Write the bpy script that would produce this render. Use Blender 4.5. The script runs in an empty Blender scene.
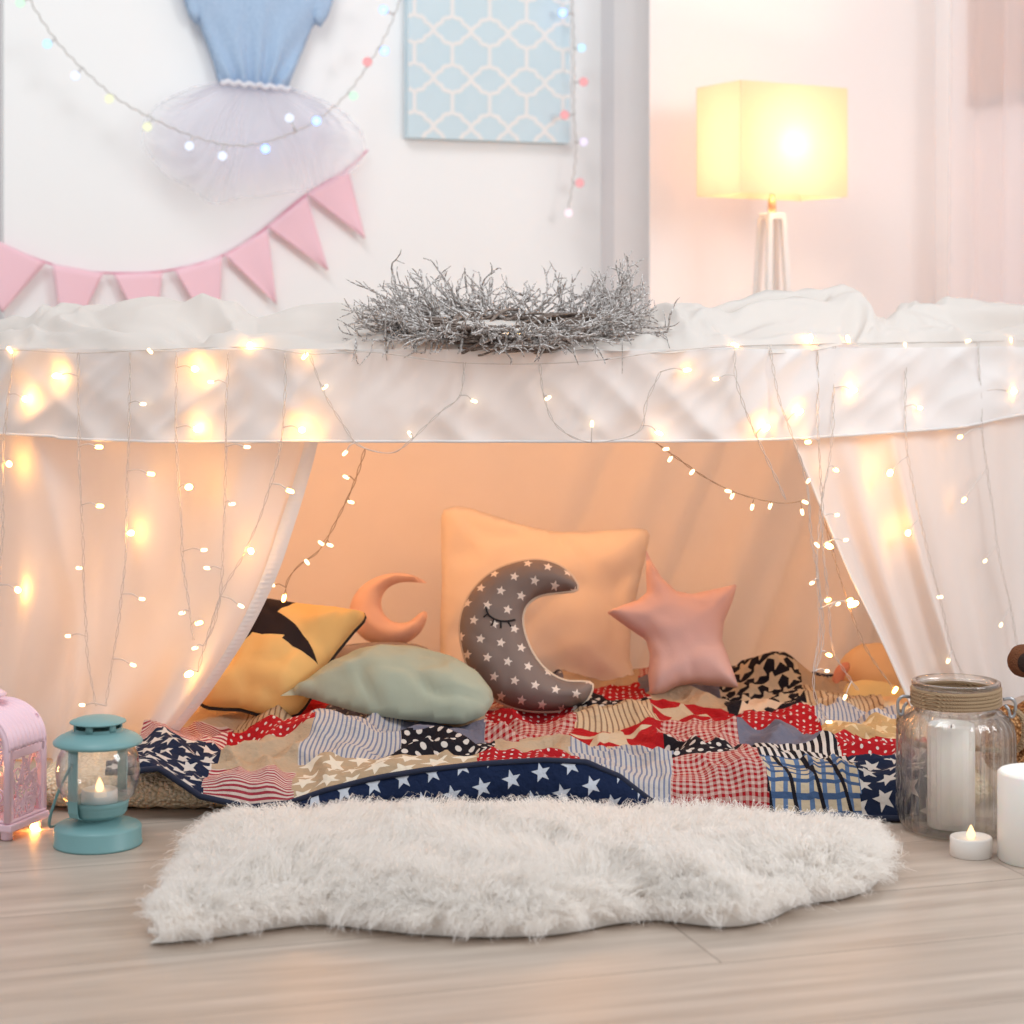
import bpy, math, random
import numpy as np
from mathutils import Vector, noise, Matrix, kdtree
from mathutils.geometry import delaunay_2d_cdt
random.seed(7); rng = np.random.default_rng(7)
PI = math.pi
scn = bpy.context.scene
COL = scn.collection
F = 2000.0; CX = 512.0; HY = 330.0; CZ = 0.65     # focal length in pixels, horizon row, camera height (m)

# ------------------------------------------------------------------ placing helpers
def P(px, py, Y):
    return np.array([(px-CX)/F*Y, Y, CZ-(py-HY)/F*Y])
def floor_pt(px, py, z=0.0):
    Y = (CZ-z)*F/(py-HY)
    return np.array([(px-CX)/F*Y, Y, z])
class Plane:
    def __init__(s, B, e1, e2):
        s.B = np.array(B, float)
        s.e1 = np.array(e1, float)/np.linalg.norm(e1)
        s.e2 = np.array(e2, float)/np.linalg.norm(e2)
        s.n = np.cross(s.e1, s.e2)
    def hit(s, px, py):
        d = np.array([(px-CX)/F, 1.0, -(py-HY)/F]); c = np.array([0, 0, CZ])
        t = np.dot(s.B-c, s.n)/np.dot(d, s.n)
        q = c+d*t-s.B
        return (float(np.dot(q, s.e1)), float(np.dot(q, s.e2)))
    def w(s, u, v, h=0.0):
        return s.B+s.e1*u+s.e2*v+s.n*h
    def off(s, d):
        return Plane(s.B+s.n*d, s.e1, s.e2)

def lean_plane(px, py, Y, lean, yaw=0.0):
    """plane standing at the pixel's point, leaning back by `lean` degrees"""
    L = math.radians(lean); a = math.radians(yaw)
    e1 = (math.cos(a), math.sin(a), 0)
    e2 = (-math.sin(a)*math.sin(L), math.cos(a)*math.sin(L), math.cos(L))
    return Plane(P(px, py, Y), e1, e2)

# ------------------------------------------------------------------ object helpers
def wloc(o):
    v = Vector((0, 0, 0))
    while o is not None:
        v += o.location; o = o.parent
    return v
def tag(o, label=None, cat=None, group=None, kind=None):
    if label: o['label'] = label
    if cat: o['category'] = cat
    if group: o['group'] = group
    if kind: o['kind'] = kind
    return o
def thing(name, loc, label, cat, group=None):
    o = bpy.data.objects.new(name, None); COL.objects.link(o)
    o.empty_display_size = 0.05
    o.location = Vector([float(c) for c in loc]); tag(o, label, cat, group)
    return o
def mk(name, V, Fc, mats, parent=None, loc=None, smooth=True, uv=None, mi=None, kind=None):
    """V in world coordinates; links one mesh object"""
    me = bpy.data.meshes.new(name)
    V = np.asarray(V, dtype=float).reshape(-1, 3)
    base = np.array(wloc(parent)) if parent else np.zeros(3)
    l = np.array(loc, float) if loc is not None else (np.zeros(3) if parent else V.mean(0)*np.array([1, 1, 0])+np.array([0, 0, V[:, 2].min()]))
    if parent and loc is not None: l = l-base
    if isinstance(Fc, np.ndarray):
        n = len(Fc); k = Fc.shape[1]
        me.vertices.add(len(V)); me.vertices.foreach_set('co', (V-base-l).astype(np.float32).ravel())
        me.loops.add(n*k); me.loops.foreach_set('vertex_index', Fc.astype(np.int32).ravel())
        me.polygons.add(n); me.polygons.foreach_set('loop_start', np.arange(0, n*k, k, dtype=np.int32))
        me.update(calc_edges=True)
    else:
        me.from_pydata((V-base-l).tolist(), [], [tuple(int(i) for i in f) for f in Fc]); me.update()
    if not isinstance(mats, (list, tuple)): mats = [mats]
    for m in mats: me.materials.append(m)
    if mi is not None: me.polygons.foreach_set('material_index', np.asarray(mi, dtype=np.int32))
    if smooth: me.polygons.foreach_set('use_smooth', np.ones(len(me.polygons), dtype=bool))
    if uv is not None:
        uv = np.asarray(uv, dtype=np.float32)
        lay = me.uv_layers.new(name='UVMap')
        li = np.zeros(len(me.loops), dtype=np.int32); me.loops.foreach_get('vertex_index', li)
        lay.data.foreach_set('uv', uv[li].ravel())
    o = bpy.data.objects.new(name, me); COL.objects.link(o)
    o.location = Vector(l.tolist())
    if parent: o.parent = parent
    if kind: o['kind'] = kind
    return o
def dup(o, loc, parent=None, name=None):
    c = o.copy(); COL.objects.link(c); c.parent = parent
    base = wloc(parent) if parent else Vector((0, 0, 0))
    c.location = Vector([float(x) for x in loc])-base
    if name: c.name = name
    return c
def join(*pieces):
    V = []; Fc = []; k = 0
    for v, f in pieces:
        V.append(np.asarray(v, float).reshape(-1, 3)); Fc += [tuple(int(i)+k for i in q) for q in f]; k += len(V[-1])
    return np.vstack(V), Fc

# ------------------------------------------------------------------ shape helpers
def grid_faces(nu, nv, closed_u=False):
    """verts ordered [v][u]"""
    f = []
    for j in range(nv-1):
        for i in range(nu if closed_u else nu-1):
            a = j*nu+i; b = j*nu+(i+1) % nu
            f.append((a, b, b+nu, a+nu))
    return f
def lathe(c, prof, n=48, cap0=True, cap1=True, rib=None):
    V = []
    for k, (r, z) in enumerate(prof):
        for i in range(n):
            a = 2*PI*i/n
            rr = r+(rib(a, z) if rib else 0)
            V.append((c[0]+rr*math.cos(a), c[1]+rr*math.sin(a), c[2]+z))
    f = grid_faces(n, len(prof), True)
    if cap0: f.append(tuple(range(n-1, -1, -1)))
    if cap1: f.append(tuple((len(prof)-1)*n+i for i in range(n)))
    return np.array(V), f
def resample(pts, step, closed=False):
    pts = np.asarray(pts, float)
    if closed: pts = np.vstack([pts, pts[:1]])
    d = np.r_[0, np.cumsum(np.linalg.norm(np.diff(pts, axis=0), axis=1))]
    n = max(2, int(round(d[-1]/step))+1)
    t = np.linspace(0, d[-1], n)
    out = np.stack([np.interp(t, d, pts[:, k]) for k in range(pts.shape[1])], 1)
    return out[:-1] if closed else out
def catmull(pts, sub=6, closed=False):
    pts = np.asarray(pts, float); n = len(pts); out = []
    rngk = range(n) if closed else range(n-1)
    for i in rngk:
        if closed: p0, p1, p2, p3 = pts[(i-1) % n], pts[i], pts[(i+1) % n], pts[(i+2) % n]
        else: p0, p1, p2, p3 = pts[max(i-1, 0)], pts[i], pts[i+1], pts[min(i+2, n-1)]
        for k in range(sub):
            t = k/sub
            out.append(0.5*((2*p1)+(-p0+p2)*t+(2*p0-5*p1+4*p2-p3)*t*t+(-p0+3*p1-3*p2+p3)*t**3))
    if not closed: out.append(pts[-1])
    return np.array(out)
def tube(path, r, n=6, closed=False, cap=True):
    path = np.asarray(path, float); m = len(path)
    rr = np.full(m, r) if np.isscalar(r) else np.asarray(r, float)
    V = []; prev = None
    for i in range(m):
        a = path[(i-1) % m] if (closed or i > 0) else path[i]
        b = path[(i+1) % m] if (closed or i < m-1) else path[i]
        t = b-a; L = np.linalg.norm(t); t = t/L if L > 1e-12 else np.array([0, 0, 1.0])
        if prev is None:
            up = np.array([0, 0, 1.0]) if abs(t[2]) < .9 else np.array([1.0, 0, 0])
        else: up = prev
        x = up-t*np.dot(up, t); lx = np.linalg.norm(x)
        if lx < 1e-9: x = np.cross(t, [0.3, 0.8, 0.5]); lx = np.linalg.norm(x)
        x /= lx; y = np.cross(t, x); prev = x
        for k in range(n):
            an = 2*PI*k/n
            V.append(path[i]+rr[i]*(math.cos(an)*x+math.sin(an)*y))
    f = grid_faces(n, m, True)
    if closed:
        for k in range(n):
            a = (m-1)*n+k; b = (m-1)*n+(k+1) % n
            f.append((a, b, (k+1) % n, k))
    elif cap:
        f.append(tuple(range(n-1, -1, -1))); f.append(tuple((m-1)*n+k for k in range(n)))
    return np.array(V), f
def box(c, s, rz=0.0):
    c = np.array(c, float); ca, sa = math.cos(rz), math.sin(rz); V = []
    for dz in (-1, 1):
        for dy in (-1, 1):
            for dx in (-1, 1):
                x, y, z = dx*s[0]/2, dy*s[1]/2, dz*s[2]/2
                V.append(c+np.array([x*ca-y*sa, x*sa+y*ca, z]))
    return np.array(V), [(0, 2, 3, 1), (4, 5, 7, 6), (0, 1, 5, 4), (2, 6, 7, 3), (0, 4, 6, 2), (1, 3, 7, 5)]
def bevel(o, w=0.003, seg=2):
    m = o.modifiers.new('bevel', 'BEVEL'); m.width = w; m.segments = seg; m.limit_method = 'ANGLE'
    return o
def ellipsoid(c, r, nu=24, nv=16, bump=0, seed=0):
    V = []
    for j in range(nv+1):
        th = PI*j/nv
        for i in range(nu):
            a = 2*PI*i/nu
            d = np.array([math.sin(th)*math.cos(a), math.sin(th)*math.sin(a), -math.cos(th)])
            k = 1+(bump*noise.noise(Vector((d*2.5+seed).tolist())) if bump else 0)
            V.append(np.array(c)+d*np.array(r)*k)
    return np.array(V), grid_faces(nu, nv+1, True)
def n3(x, y, z=0.0):
    return noise.noise(Vector((float(x), float(y), float(z))))

def inflate(out, T, w, step, wr=0.0, wf=12.0, seed=0.0, back=0.8, pw=0.5):
    """stuffed shape from a closed 2D outline: returns front/back verts (u,v,h), faces, uv"""
    out = resample(out, step, True); n = len(out)
    nxt = np.roll(out, -1, 0)
    lo, hi = out.min(0), out.max(0)
    gx = np.arange(lo[0], hi[0], step); gy = np.arange(lo[1], hi[1], step*.866)
    G = np.array([(x+(j % 2)*step/2, y) for j, y in enumerate(gy) for x in gx])
    d = nxt-out
    def dist(Q):
        t = np.clip(((Q[:, None]-out[None])*d[None]).sum(2)/np.maximum((d*d).sum(1), 1e-12)[None], 0, 1)
        return np.linalg.norm(Q[:, None]-(out[None]+t[..., None]*d[None]), axis=2).min(1)
    def inside(Q):
        y0 = out[None, :, 1]; y1 = nxt[None, :, 1]; qy = Q[:, None, 1]
        c = (y0 > qy) != (y1 > qy)
        xi = out[None, :, 0]+(qy-y0)/np.where(np.abs(y1-y0) < 1e-12, 1e-12, y1-y0)*(nxt[None, :, 0]-out[None, :, 0])
        return (c & (Q[:, None, 0] < xi)).sum(1) % 2 == 1
    G = G[inside(G)]; dg = dist(G); G = G[dg > step*.55]; dg = dg[dg > step*.55]
    pts = [Vector(p.tolist()) for p in np.vstack([out, G])]
    edges = [(i, (i+1) % n) for i in range(n)]
    vo, eo, fo, ov, _, _ = delaunay_2d_cdt(pts, edges, [list(range(n))], 1, 1e-7)
    Q = np.array([(v.x, v.y) for v in vo])
    isb = np.zeros(len(Q), bool)
    for i, lst in enumerate(ov):
        if any(k < n for k in lst): isb[i] = True
    D = dist(Q); D[isb] = 0
    x = np.clip(D/w, 0, 1); h = T*(1-(1-x)**2)**pw
    if wr:
        h = h+np.array([wr*(n3(q[0]*wf, q[1]*wf, seed)+.5*n3(q[0]*wf*2.3, q[1]*wf*2.3, seed+5)) for q in Q])*np.clip(D/(w*.35), 0, 1)
        cr = np.array([max(0, 1-abs(n3(q[0]*wf*.8+q[1]*wf*.5, q[1]*wf*.8-q[0]*wf*.3, seed+20))*5.5) for q in Q])
        h = h-wr*.9*cr*np.clip(D/(w*.3), 0, 1)*np.clip(1.3-D/(w*1.2), .15, 1)
        # puckers near the seam
        h = h+np.array([wr*.6*abs(n3(q[0]*wf*3.5, q[1]*wf*3.5, seed+9)) for q in Q])*np.clip(1-D/(w*.9), 0, 1)*np.clip(D/(w*.12), 0, 1)
    nb = len(Q); bidx = np.arange(nb); k = nb; VV = [np.c_[Q, h]]
    add = []
    for i in range(nb):
        if not isb[i]: bidx[i] = k; k += 1; add.append((Q[i, 0], Q[i, 1], -back*h[i]))
    if add: VV.append(np.array(add))
    V = np.vstack(VV)
    Fc = []
    for f in fo:
        f = list(f); allb = all(isb[i] for i in f)
        a = sum(Q[f[i], 0]*Q[f[(i+1) % len(f)], 1]-Q[f[(i+1) % len(f)], 0]*Q[f[i], 1] for i in range(len(f)))
        if a < 0: f = f[::-1]
        Fc.append(tuple(f))
        if not allb: Fc.append(tuple(int(bidx[i]) for i in f[::-1]))
    return V, Fc, V[:, :2].copy(), out
def cushion(name, pl, px_out, T, w, step, mat, label=None, cat=None, group=None, parent=None, smooth_out=0, **kw):
    out = np.array([pl.hit(*p) for p in px_out])
    if smooth_out: out = catmull(out, smooth_out, True)
    V, Fc, uv, rs = inflate(out, T, w, step, **kw)
    W = np.array([pl.w(*v) for v in V])
    o = mk(name, W, Fc, mat, parent, uv=uv)
    if label: tag(o, label, cat, group)
    kd = kdtree.KDTree(len(V))
    for i, v in enumerate(V):
        kd.insert(Vector((v[0], v[1], 0 if v[2] >= 0 else 9)), i)
    kd.balance()
    def surf(u, v, up=0.0):
        num = 0; den = 0
        for co, i, dd in kd.find_n(Vector((u, v, 0)), 4):
            ww = 1/(dd+1e-5); num += ww*V[i][2]; den += ww
        return pl.w(u, v, num/den+up)
    return o, surf, rs

# ------------------------------------------------------------------ materials
class NT:
    def __init__(s, name):
        s.m = bpy.data.materials.new(name); s.m.use_nodes = True
        s.t = s.m.node_tree; s.t.nodes.clear()
        s.out = s.t.nodes.new('ShaderNodeOutputMaterial')
    def n(s, typ, **kw):
        nd = s.t.nodes.new(typ)
        for k, v in kw.items(): setattr(nd, k, v)
        return nd
    def set(s, sock, v):
        if isinstance(v, bpy.types.NodeSocket): s.t.links.new(v, sock)
        elif v is not None:
            if sock.type == 'RGBA' and len(v) == 3: v = (*v, 1)
            sock.default_value = v
    def ma(s, op, a, b=None, c=None):
        nd = s.n('ShaderNodeMath', operation=op)
        for i, v in enumerate((a, b, c)):
            if v is not None: s.set(nd.inputs[i], v)
        return nd.outputs[0]
    def mix(s, f, a, b):
        nd = s.n('ShaderNodeMix', data_type='RGBA')
        s.set(nd.inputs[0], f); s.set(nd.inputs[6], a); s.set(nd.inputs[7], b)
        return nd.outputs[2]
    def uv(s):
        nd = s.n('ShaderNodeTexCoord'); sp = s.n('ShaderNodeSeparateXYZ')
        s.t.links.new(nd.outputs['UV'], sp.inputs[0]); return sp.outputs[0], sp.outputs[1]
    def obj(s):
        nd = s.n('ShaderNodeTexCoord'); return nd.outputs['Object']
    def noise(s, scale, detail=3, rough=.55, vec=None, dist=0):
        nd = s.n('ShaderNodeTexNoise'); s.set(nd.inputs['Vector'], vec or s.obj())
        nd.inputs['Scale'].default_value = scale; nd.inputs['Detail'].default_value = detail
        nd.inputs['Roughness'].default_value = rough; nd.inputs['Distortion'].default_value = dist
        return nd.outputs[0]
    def ramp(s, f, a, b, ca, cb):
        nd = s.n('ShaderNodeValToRGB'); s.set(nd.inputs[0], f)
        e = nd.color_ramp.elements; e[0].position = a; e[1].position = b
        e[0].color = (*ca, 1); e[1].color = (*cb, 1)
        return nd.outputs[0]
    def bump(s, h, strength=.3, dist=.002):
        nd = s.n('ShaderNodeBump'); nd.inputs['Strength'].default_value = strength
        nd.inputs['Distance'].default_value = dist; s.set(nd.inputs['Height'], h); return nd.outputs[0]
    def pbr(s, col, rough=.6, nrm=None, **kw):
        nd = s.n('ShaderNodeBsdfPrincipled'); s.set(nd.inputs['Base Color'], col); s.set(nd.inputs['Roughness'], rough)
        if nrm is not None: s.set(nd.inputs['Normal'], nrm)
        for k, v in kw.items(): s.set(nd.inputs[k.replace('_', ' ')], v)
        return nd.outputs[0]
    def done(s, sh):
        s.t.links.new(sh, s.out.inputs[0]); return s.m
    def star(s, x, y, R, ri):
        """1 inside a five-pointed star of tip radius R centred on x=y=0"""
        r = s.ma('SQRT', s.ma('ADD', s.ma('MULTIPLY', x, x), s.ma('MULTIPLY', y, y)))
        a = s.ma('ARCTAN2', x, y)
        a = s.ma('ABSOLUTE', s.ma('SUBTRACT', s.ma('FLOORED_MODULO', s.ma('ADD', a, PI/5+4*PI), 2*PI/5), PI/5))
        nx = ri*math.sin(PI/5); ny = R-ri*math.cos(PI/5)
        q = s.ma('ADD', s.ma('MULTIPLY', s.ma('MULTIPLY', r, s.ma('COSINE', a)), nx), s.ma('MULTIPLY', s.ma('MULTIPLY', r, s.ma('SINE', a)), ny))
        return s.ma('LESS_THAN', q, nx*R)
    def cells(s, u, v, sx, sy, stag=.5, rot=0.0):
        if rot:
            c, si = math.cos(rot), math.sin(rot)
            u, v = s.ma('ADD', s.ma('MULTIPLY', u, c), s.ma('MULTIPLY', v, si)), s.ma('SUBTRACT', s.ma('MULTIPLY', v, c), s.ma('MULTIPLY', u, si))
        v = s.ma('DIVIDE', v, sy); row = s.ma('FLOOR', v)
        u = s.ma('ADD', s.ma('DIVIDE', u, sx), s.ma('MULTIPLY', s.ma('FLOORED_MODULO', row, 2.0), stag))
        return s.ma('SUBTRACT', s.ma('FRACT', u), .5), s.ma('SUBTRACT', s.ma('FRACT', v), .5)
    def stripe(s, u, period, duty=.5):
        return s.ma('LESS_THAN', s.ma('FRACT', s.ma('DIVIDE', u, period)), duty)
    def dots(s, u, v, p, r, rot=0.0):
        x, y = s.cells(u, v, p, p*.866, .5, rot)
        return s.ma('LESS_THAN', s.ma('ADD', s.ma('MULTIPLY', x, x), s.ma('MULTIPLY', s.ma('MULTIPLY', y, y), .75)), r*r)

def lin(r, g, b):
    f = lambda c: ((c/255+.055)/1.055)**2.4 if c > 10 else c/255/12.92
    return (f(r), f(g), f(b))
def simple(name, col, rough=.6, bump=None, **kw):
    t = NT(name); nrm = None
    if bump: nrm = t.bump(t.noise(bump[0], 4), bump[1], bump[2] if len(bump) > 2 else .002)
    return t.done(t.pbr(col, rough, nrm, **kw))
def cloth(name, col, trans=.35, bump=(900, .15), gloss=0.0, mottling=.04):
    t = NT(name)
    nrm = t.bump(t.noise(bump[0], 3), bump[1], .0008)
    c = t.mix(t.noise(9, 3), tuple(x*(1-mottling) for x in col), tuple(min(1, x*(1+mottling)) for x in col))
    d = t.pbr(c, .85, nrm, Specular_IOR_Level=.15)
    tr = t.n('ShaderNodeBsdfTranslucent'); t.set(tr.inputs[0], c); t.set(tr.inputs[1], nrm)
    mx = t.n('ShaderNodeMixShader'); mx.inputs[0].default_value = trans
    t.t.links.new(d, mx.inputs[1]); t.t.links.new(tr.outputs[0], mx.inputs[2])
    return t.done(mx.outputs[0])
def gauze(name, col, alpha, bump=None):
    t = NT(name)
    d = t.n('ShaderNodeBsdfDiffuse'); t.set(d.inputs[0], col)
    tr = t.n('ShaderNodeBsdfTranslucent'); t.set(tr.inputs[0], col)
    a = t.n('ShaderNodeMixShader'); a.inputs[0].default_value = .5
    t.t.links.new(d.outputs[0], a.inputs[1]); t.t.links.new(tr.outputs[0], a.inputs[2])
    tp = t.n('ShaderNodeBsdfTransparent'); mx = t.n('ShaderNodeMixShader'); mx.inputs[0].default_value = alpha
    t.t.links.new(tp.outputs[0], mx.inputs[1]); t.t.links.new(a.outputs[0], mx.inputs[2])
    return t.done(mx.outputs[0])
def emis(name, col, s):
    t = NT(name); e = t.n('ShaderNodeEmission'); t.set(e.inputs[0], col); e.inputs[1].default_value = s
    return t.done(e.outputs[0])
def glass(name, col=(1, 1, 1), rough=0.0, ior=1.45):
    t = NT(name); g = t.n('ShaderNodeBsdfGlass'); t.set(g.inputs[0], col); g.inputs['Roughness'].default_value = rough; g.inputs['IOR'].default_value = ior
    return t.done(g.outputs[0])

# fabrics with printed patterns (UV in metres)
def fab(name, fn, trans=0.0):
    t = NT(name); u, v = t.uv()
    c = t.mix(.20, fn(t, u, v), (0, 0, 0))
    nrm = t.bump(t.noise(34, 4, .6), .9, .010)
    return t.done(t.pbr(c, .85, nrm, Specular_IOR_Level=.15))
NAVY = lin(30, 40, 66); RED = lin(178, 26, 34); CREAM = lin(212, 192, 164); BLACK = lin(30, 26, 34)
WHT = lin(222, 212, 204); TAN = lin(190, 164, 134); GREY = lin(118, 116, 132); PINKR = lin(196, 74, 78); BLU = lin(96, 122, 160)
def f_star(bg, fg, cell, R, rot=0.0):
    def fn(t, u, v):
        x, y = t.cells(u, v, cell, cell*.8, .5, rot)
        return t.mix(t.star(x, t.ma('MULTIPLY', y, .8), R, R*.42), bg, fg)
    return fn
def f_dots(bg, fg, p, r, rot=0.0): return lambda t, u, v: t.mix(t.dots(u, v, p, r, rot), bg, fg)
def f_stripe(a, b, p, d=.5, axis=0): return lambda t, u, v: t.mix(t.stripe((u, v)[axis], p, d), a, b)
def f_gingham(a, b, p):
    def fn(t, u, v):
        k = t.ma('MULTIPLY', t.ma('ADD', t.stripe(u, p), t.stripe(v, p)), .5); return t.mix(k, a, b)
    return fn
def f_plaid(t, u, v):
    c = t.mix(t.stripe(u, .0175, .36), CREAM, BLU); c = t.mix(t.stripe(v, .0175, .36), c, lin(70, 94, 132))
    return t.mix(t.stripe(t.ma('ADD', u, t.ma('MULTIPLY', v, .25)), .035, .16), c, BLACK)
def f_big(bg, fg, cell=.123):
    def fn(t, u, v):
        x, y = t.cells(u, v, cell, cell, 0); return t.mix(t.star(x, y, .5, .2), bg, fg)
    return fn
def f_plain(c):
    def fn(t, u, v): return t.mix(t.noise(14, 3), tuple(k*.86 for k in c), tuple(min(1, k*1.12) for k in c))
    return fn
PATCH = {
 'ns': f_star(NAVY, WHT, .034, .42, .3), 'nd': f_dots(BLACK, WHT, .0175, .24, .2), 'rd': f_dots(RED, WHT, .0115, .17, .4),
 'bs': f_stripe(lin(204, 194, 188), lin(128, 134, 158), .0064, .38), 'rs': f_stripe(lin(224, 200, 188), lin(168, 60, 72), .0066, .5, 1),
 'ts': f_star(TAN, lin(240, 226, 206), .042, .46, .5), 'gr': f_plain(GREY), 'rg': f_gingham(lin(214, 182, 170), lin(166, 24, 34), .0086),
 'be': f_plain(lin(196, 170, 142)), 'pl': f_plaid, 'bf': f_star(BLACK, CREAM, .03, .55, .2), 'bw': f_stripe(BLACK, WHT, .009, .5),
 'rb': f_big(RED, CREAM), 'nb': f_big(BLACK, lin(232, 206, 180)), 'gd': f_dots(GREY, WHT, .014, .16, .1),
 'ys': f_stripe(lin(216, 190, 156), lin(150, 120, 96), .008, .3), 'tg': f_star(lin(196, 160, 112), lin(226, 198, 156), .036, .44, .2),
}
PK = list(PATCH); PM = [fab('patch_'+k, PATCH[k]) for k in PK]

M = {}
M['sheet'] = cloth('white_cotton_sheet', lin(240, 237, 236), .22)
M['curtain'] = cloth('tent_side_cotton', lin(240, 234, 231), .32)
M['inner'] = cloth('tent_back_cotton', lin(246, 232, 218), .25)
M['wood_w'] = simple('white_painted_wood', lin(240, 232, 226), .5)
M['wall'] = simple('white_wallpaper', lin(247, 246, 245), .9, (160, .12))
M['wall_grey'] = simple('grey_shaded_paint', lin(226, 221, 221), .9)  # shade on the return wall painted in as grey; wall_left shares the grey
M['wall_warm'] = simple('lamp_warmed_paint', lin(247, 239, 236), .9, (160, .08))  # lamp's warmth on the alcove wall mixed into its base colour

# ================================================================== SETTING
WA = Plane((0, 4.70, 0), (1, .38, 0), (0, 0, 1))             # wall that carries the dress
def wall_strip(name, p0, p1, mat, z1=2.7, th=.05):
    p0 = np.array(p0, float); p1 = np.array(p1, float); d = p1-p0; L = np.linalg.norm(d)
    nrm = np.array([d[1], -d[0]])/L
    q0, q1 = p0-nrm*th, p1-nrm*th
    V = [(*p0, 0), (*p1, 0), (*q1, 0), (*q0, 0), (*p0, z1), (*p1, z1), (*q1, z1), (*q0, z1)]
    o = mk(name, V, [(0, 1, 5, 4), (1, 2, 6, 5), (2, 3, 7, 6), (3, 0, 4, 7), (4, 5, 6, 7), (3, 2, 1, 0)], mat, smooth=False)
    o['kind'] = 'structure'; return o
cA = np.array([.2127, 4.781]); lA = np.array([-1.089, 4.286])
prp = np.array([.38, -1]); dirA = np.array([1, .38])
cB = cA+prp*.26; cR = np.array([1.013, cB[1]+.38*(1.013-cB[0])])
wall_strip('wall_back', lA, cA, M['wall'])
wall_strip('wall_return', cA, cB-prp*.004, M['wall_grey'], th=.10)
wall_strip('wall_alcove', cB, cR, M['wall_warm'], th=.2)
wall_strip('wall_right', cR, cR+prp*1.6, simple('bright_white_paint', lin(252, 247, 246), .9))
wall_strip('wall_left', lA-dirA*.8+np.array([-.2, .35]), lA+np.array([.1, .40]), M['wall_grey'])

def floor_mat():
    t = NT('grey_oak_laminate')
    mp = t.n('ShaderNodeMapping'); mp.inputs['Rotation'].default_value = (0, 0, math.radians(-17))
    t.set(mp.inputs[0], t.obj())
    br = t.n('ShaderNodeTexBrick'); t.set(br.inputs['Vector'], mp.outputs[0])
    br.offset = .37; br.inputs['Scale'].default_value = 1.0; br.inputs['Brick Width'].default_value = 1.28; br.inputs['Row Height'].default_value = .19
    br.inputs['Mortar Size'].default_value = .0009; br.inputs['Mortar Smooth'].default_value = .3
    br.inputs['Color1'].default_value = (.30, .30, .30, 1); br.inputs['Color2'].default_value = (.62, .62, .62, 1); br.inputs['Mortar'].default_value = (0, 0, 0, 1)
    m2 = t.n('ShaderNodeMapping'); m2.inputs['Scale'].default_value = (1.1, 11, 1); t.set(m2.inputs[0], mp.outputs[0])
    add = t.n('ShaderNodeVectorMath', operation='ADD'); t.set(add.inputs[0], m2.outputs[0])
    sc = t.n('ShaderNodeVectorMath', operation='SCALE'); t.set(sc.inputs[0], br.outputs['Color']); sc.inputs['Scale'].default_value = 17
    t.set(add.inputs[1], sc.outputs[0])
    g1 = t.noise(1.6, 6, .62, add.outputs[0], 1.2); g2 = t.noise(7, 5, .6, add.outputs[0], .3)
    wv = t.n('ShaderNodeTexWave', bands_direction='Y'); t.set(wv.inputs['Vector'], add.outputs[0])
    wv.inputs['Scale'].default_value = .55; wv.inputs['Distortion'].default_value = 9; wv.inputs['Detail'].default_value = 4; wv.inputs['Detail Scale'].default_value = .9
    k = t.ma('ADD', t.ma('MULTIPLY', g1, .6), t.ma('ADD', t.ma('MULTIPLY', g2, .3), t.ma('MULTIPLY', wv.outputs[0], .1)))
    c = t.ramp(k, .3, .72, lin(160, 143, 130), lin(203, 188, 175))
    tone = t.n('ShaderNodeMix', data_type='RGBA', blend_type='MULTIPLY'); tone.inputs[0].default_value = .35
    t.set(tone.inputs[6], c); t.set(tone.inputs[7], t.ramp(br.outputs['Color'], .25, .65, (.84, .82, .80), (1, 1, 1)))
    c2 = t.mix(br.outputs['Fac'], tone.outputs[2], lin(120, 104, 92))
    return t.done(t.pbr(c2, t.ma('ADD', .28, t.ma('MULTIPLY', g2, .15)), t.bump(k, .12, .001), Specular_IOR_Level=.45))
fl = mk('floor', [(-2.4, .3, 0), (2.4, .3, 0), (2.4, 6, 0), (-2.4, 6, 0)], [(0, 1, 2, 3)], floor_mat(), smooth=False, loc=(0, 0, 0))
fl['kind'] = 'structure'

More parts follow.
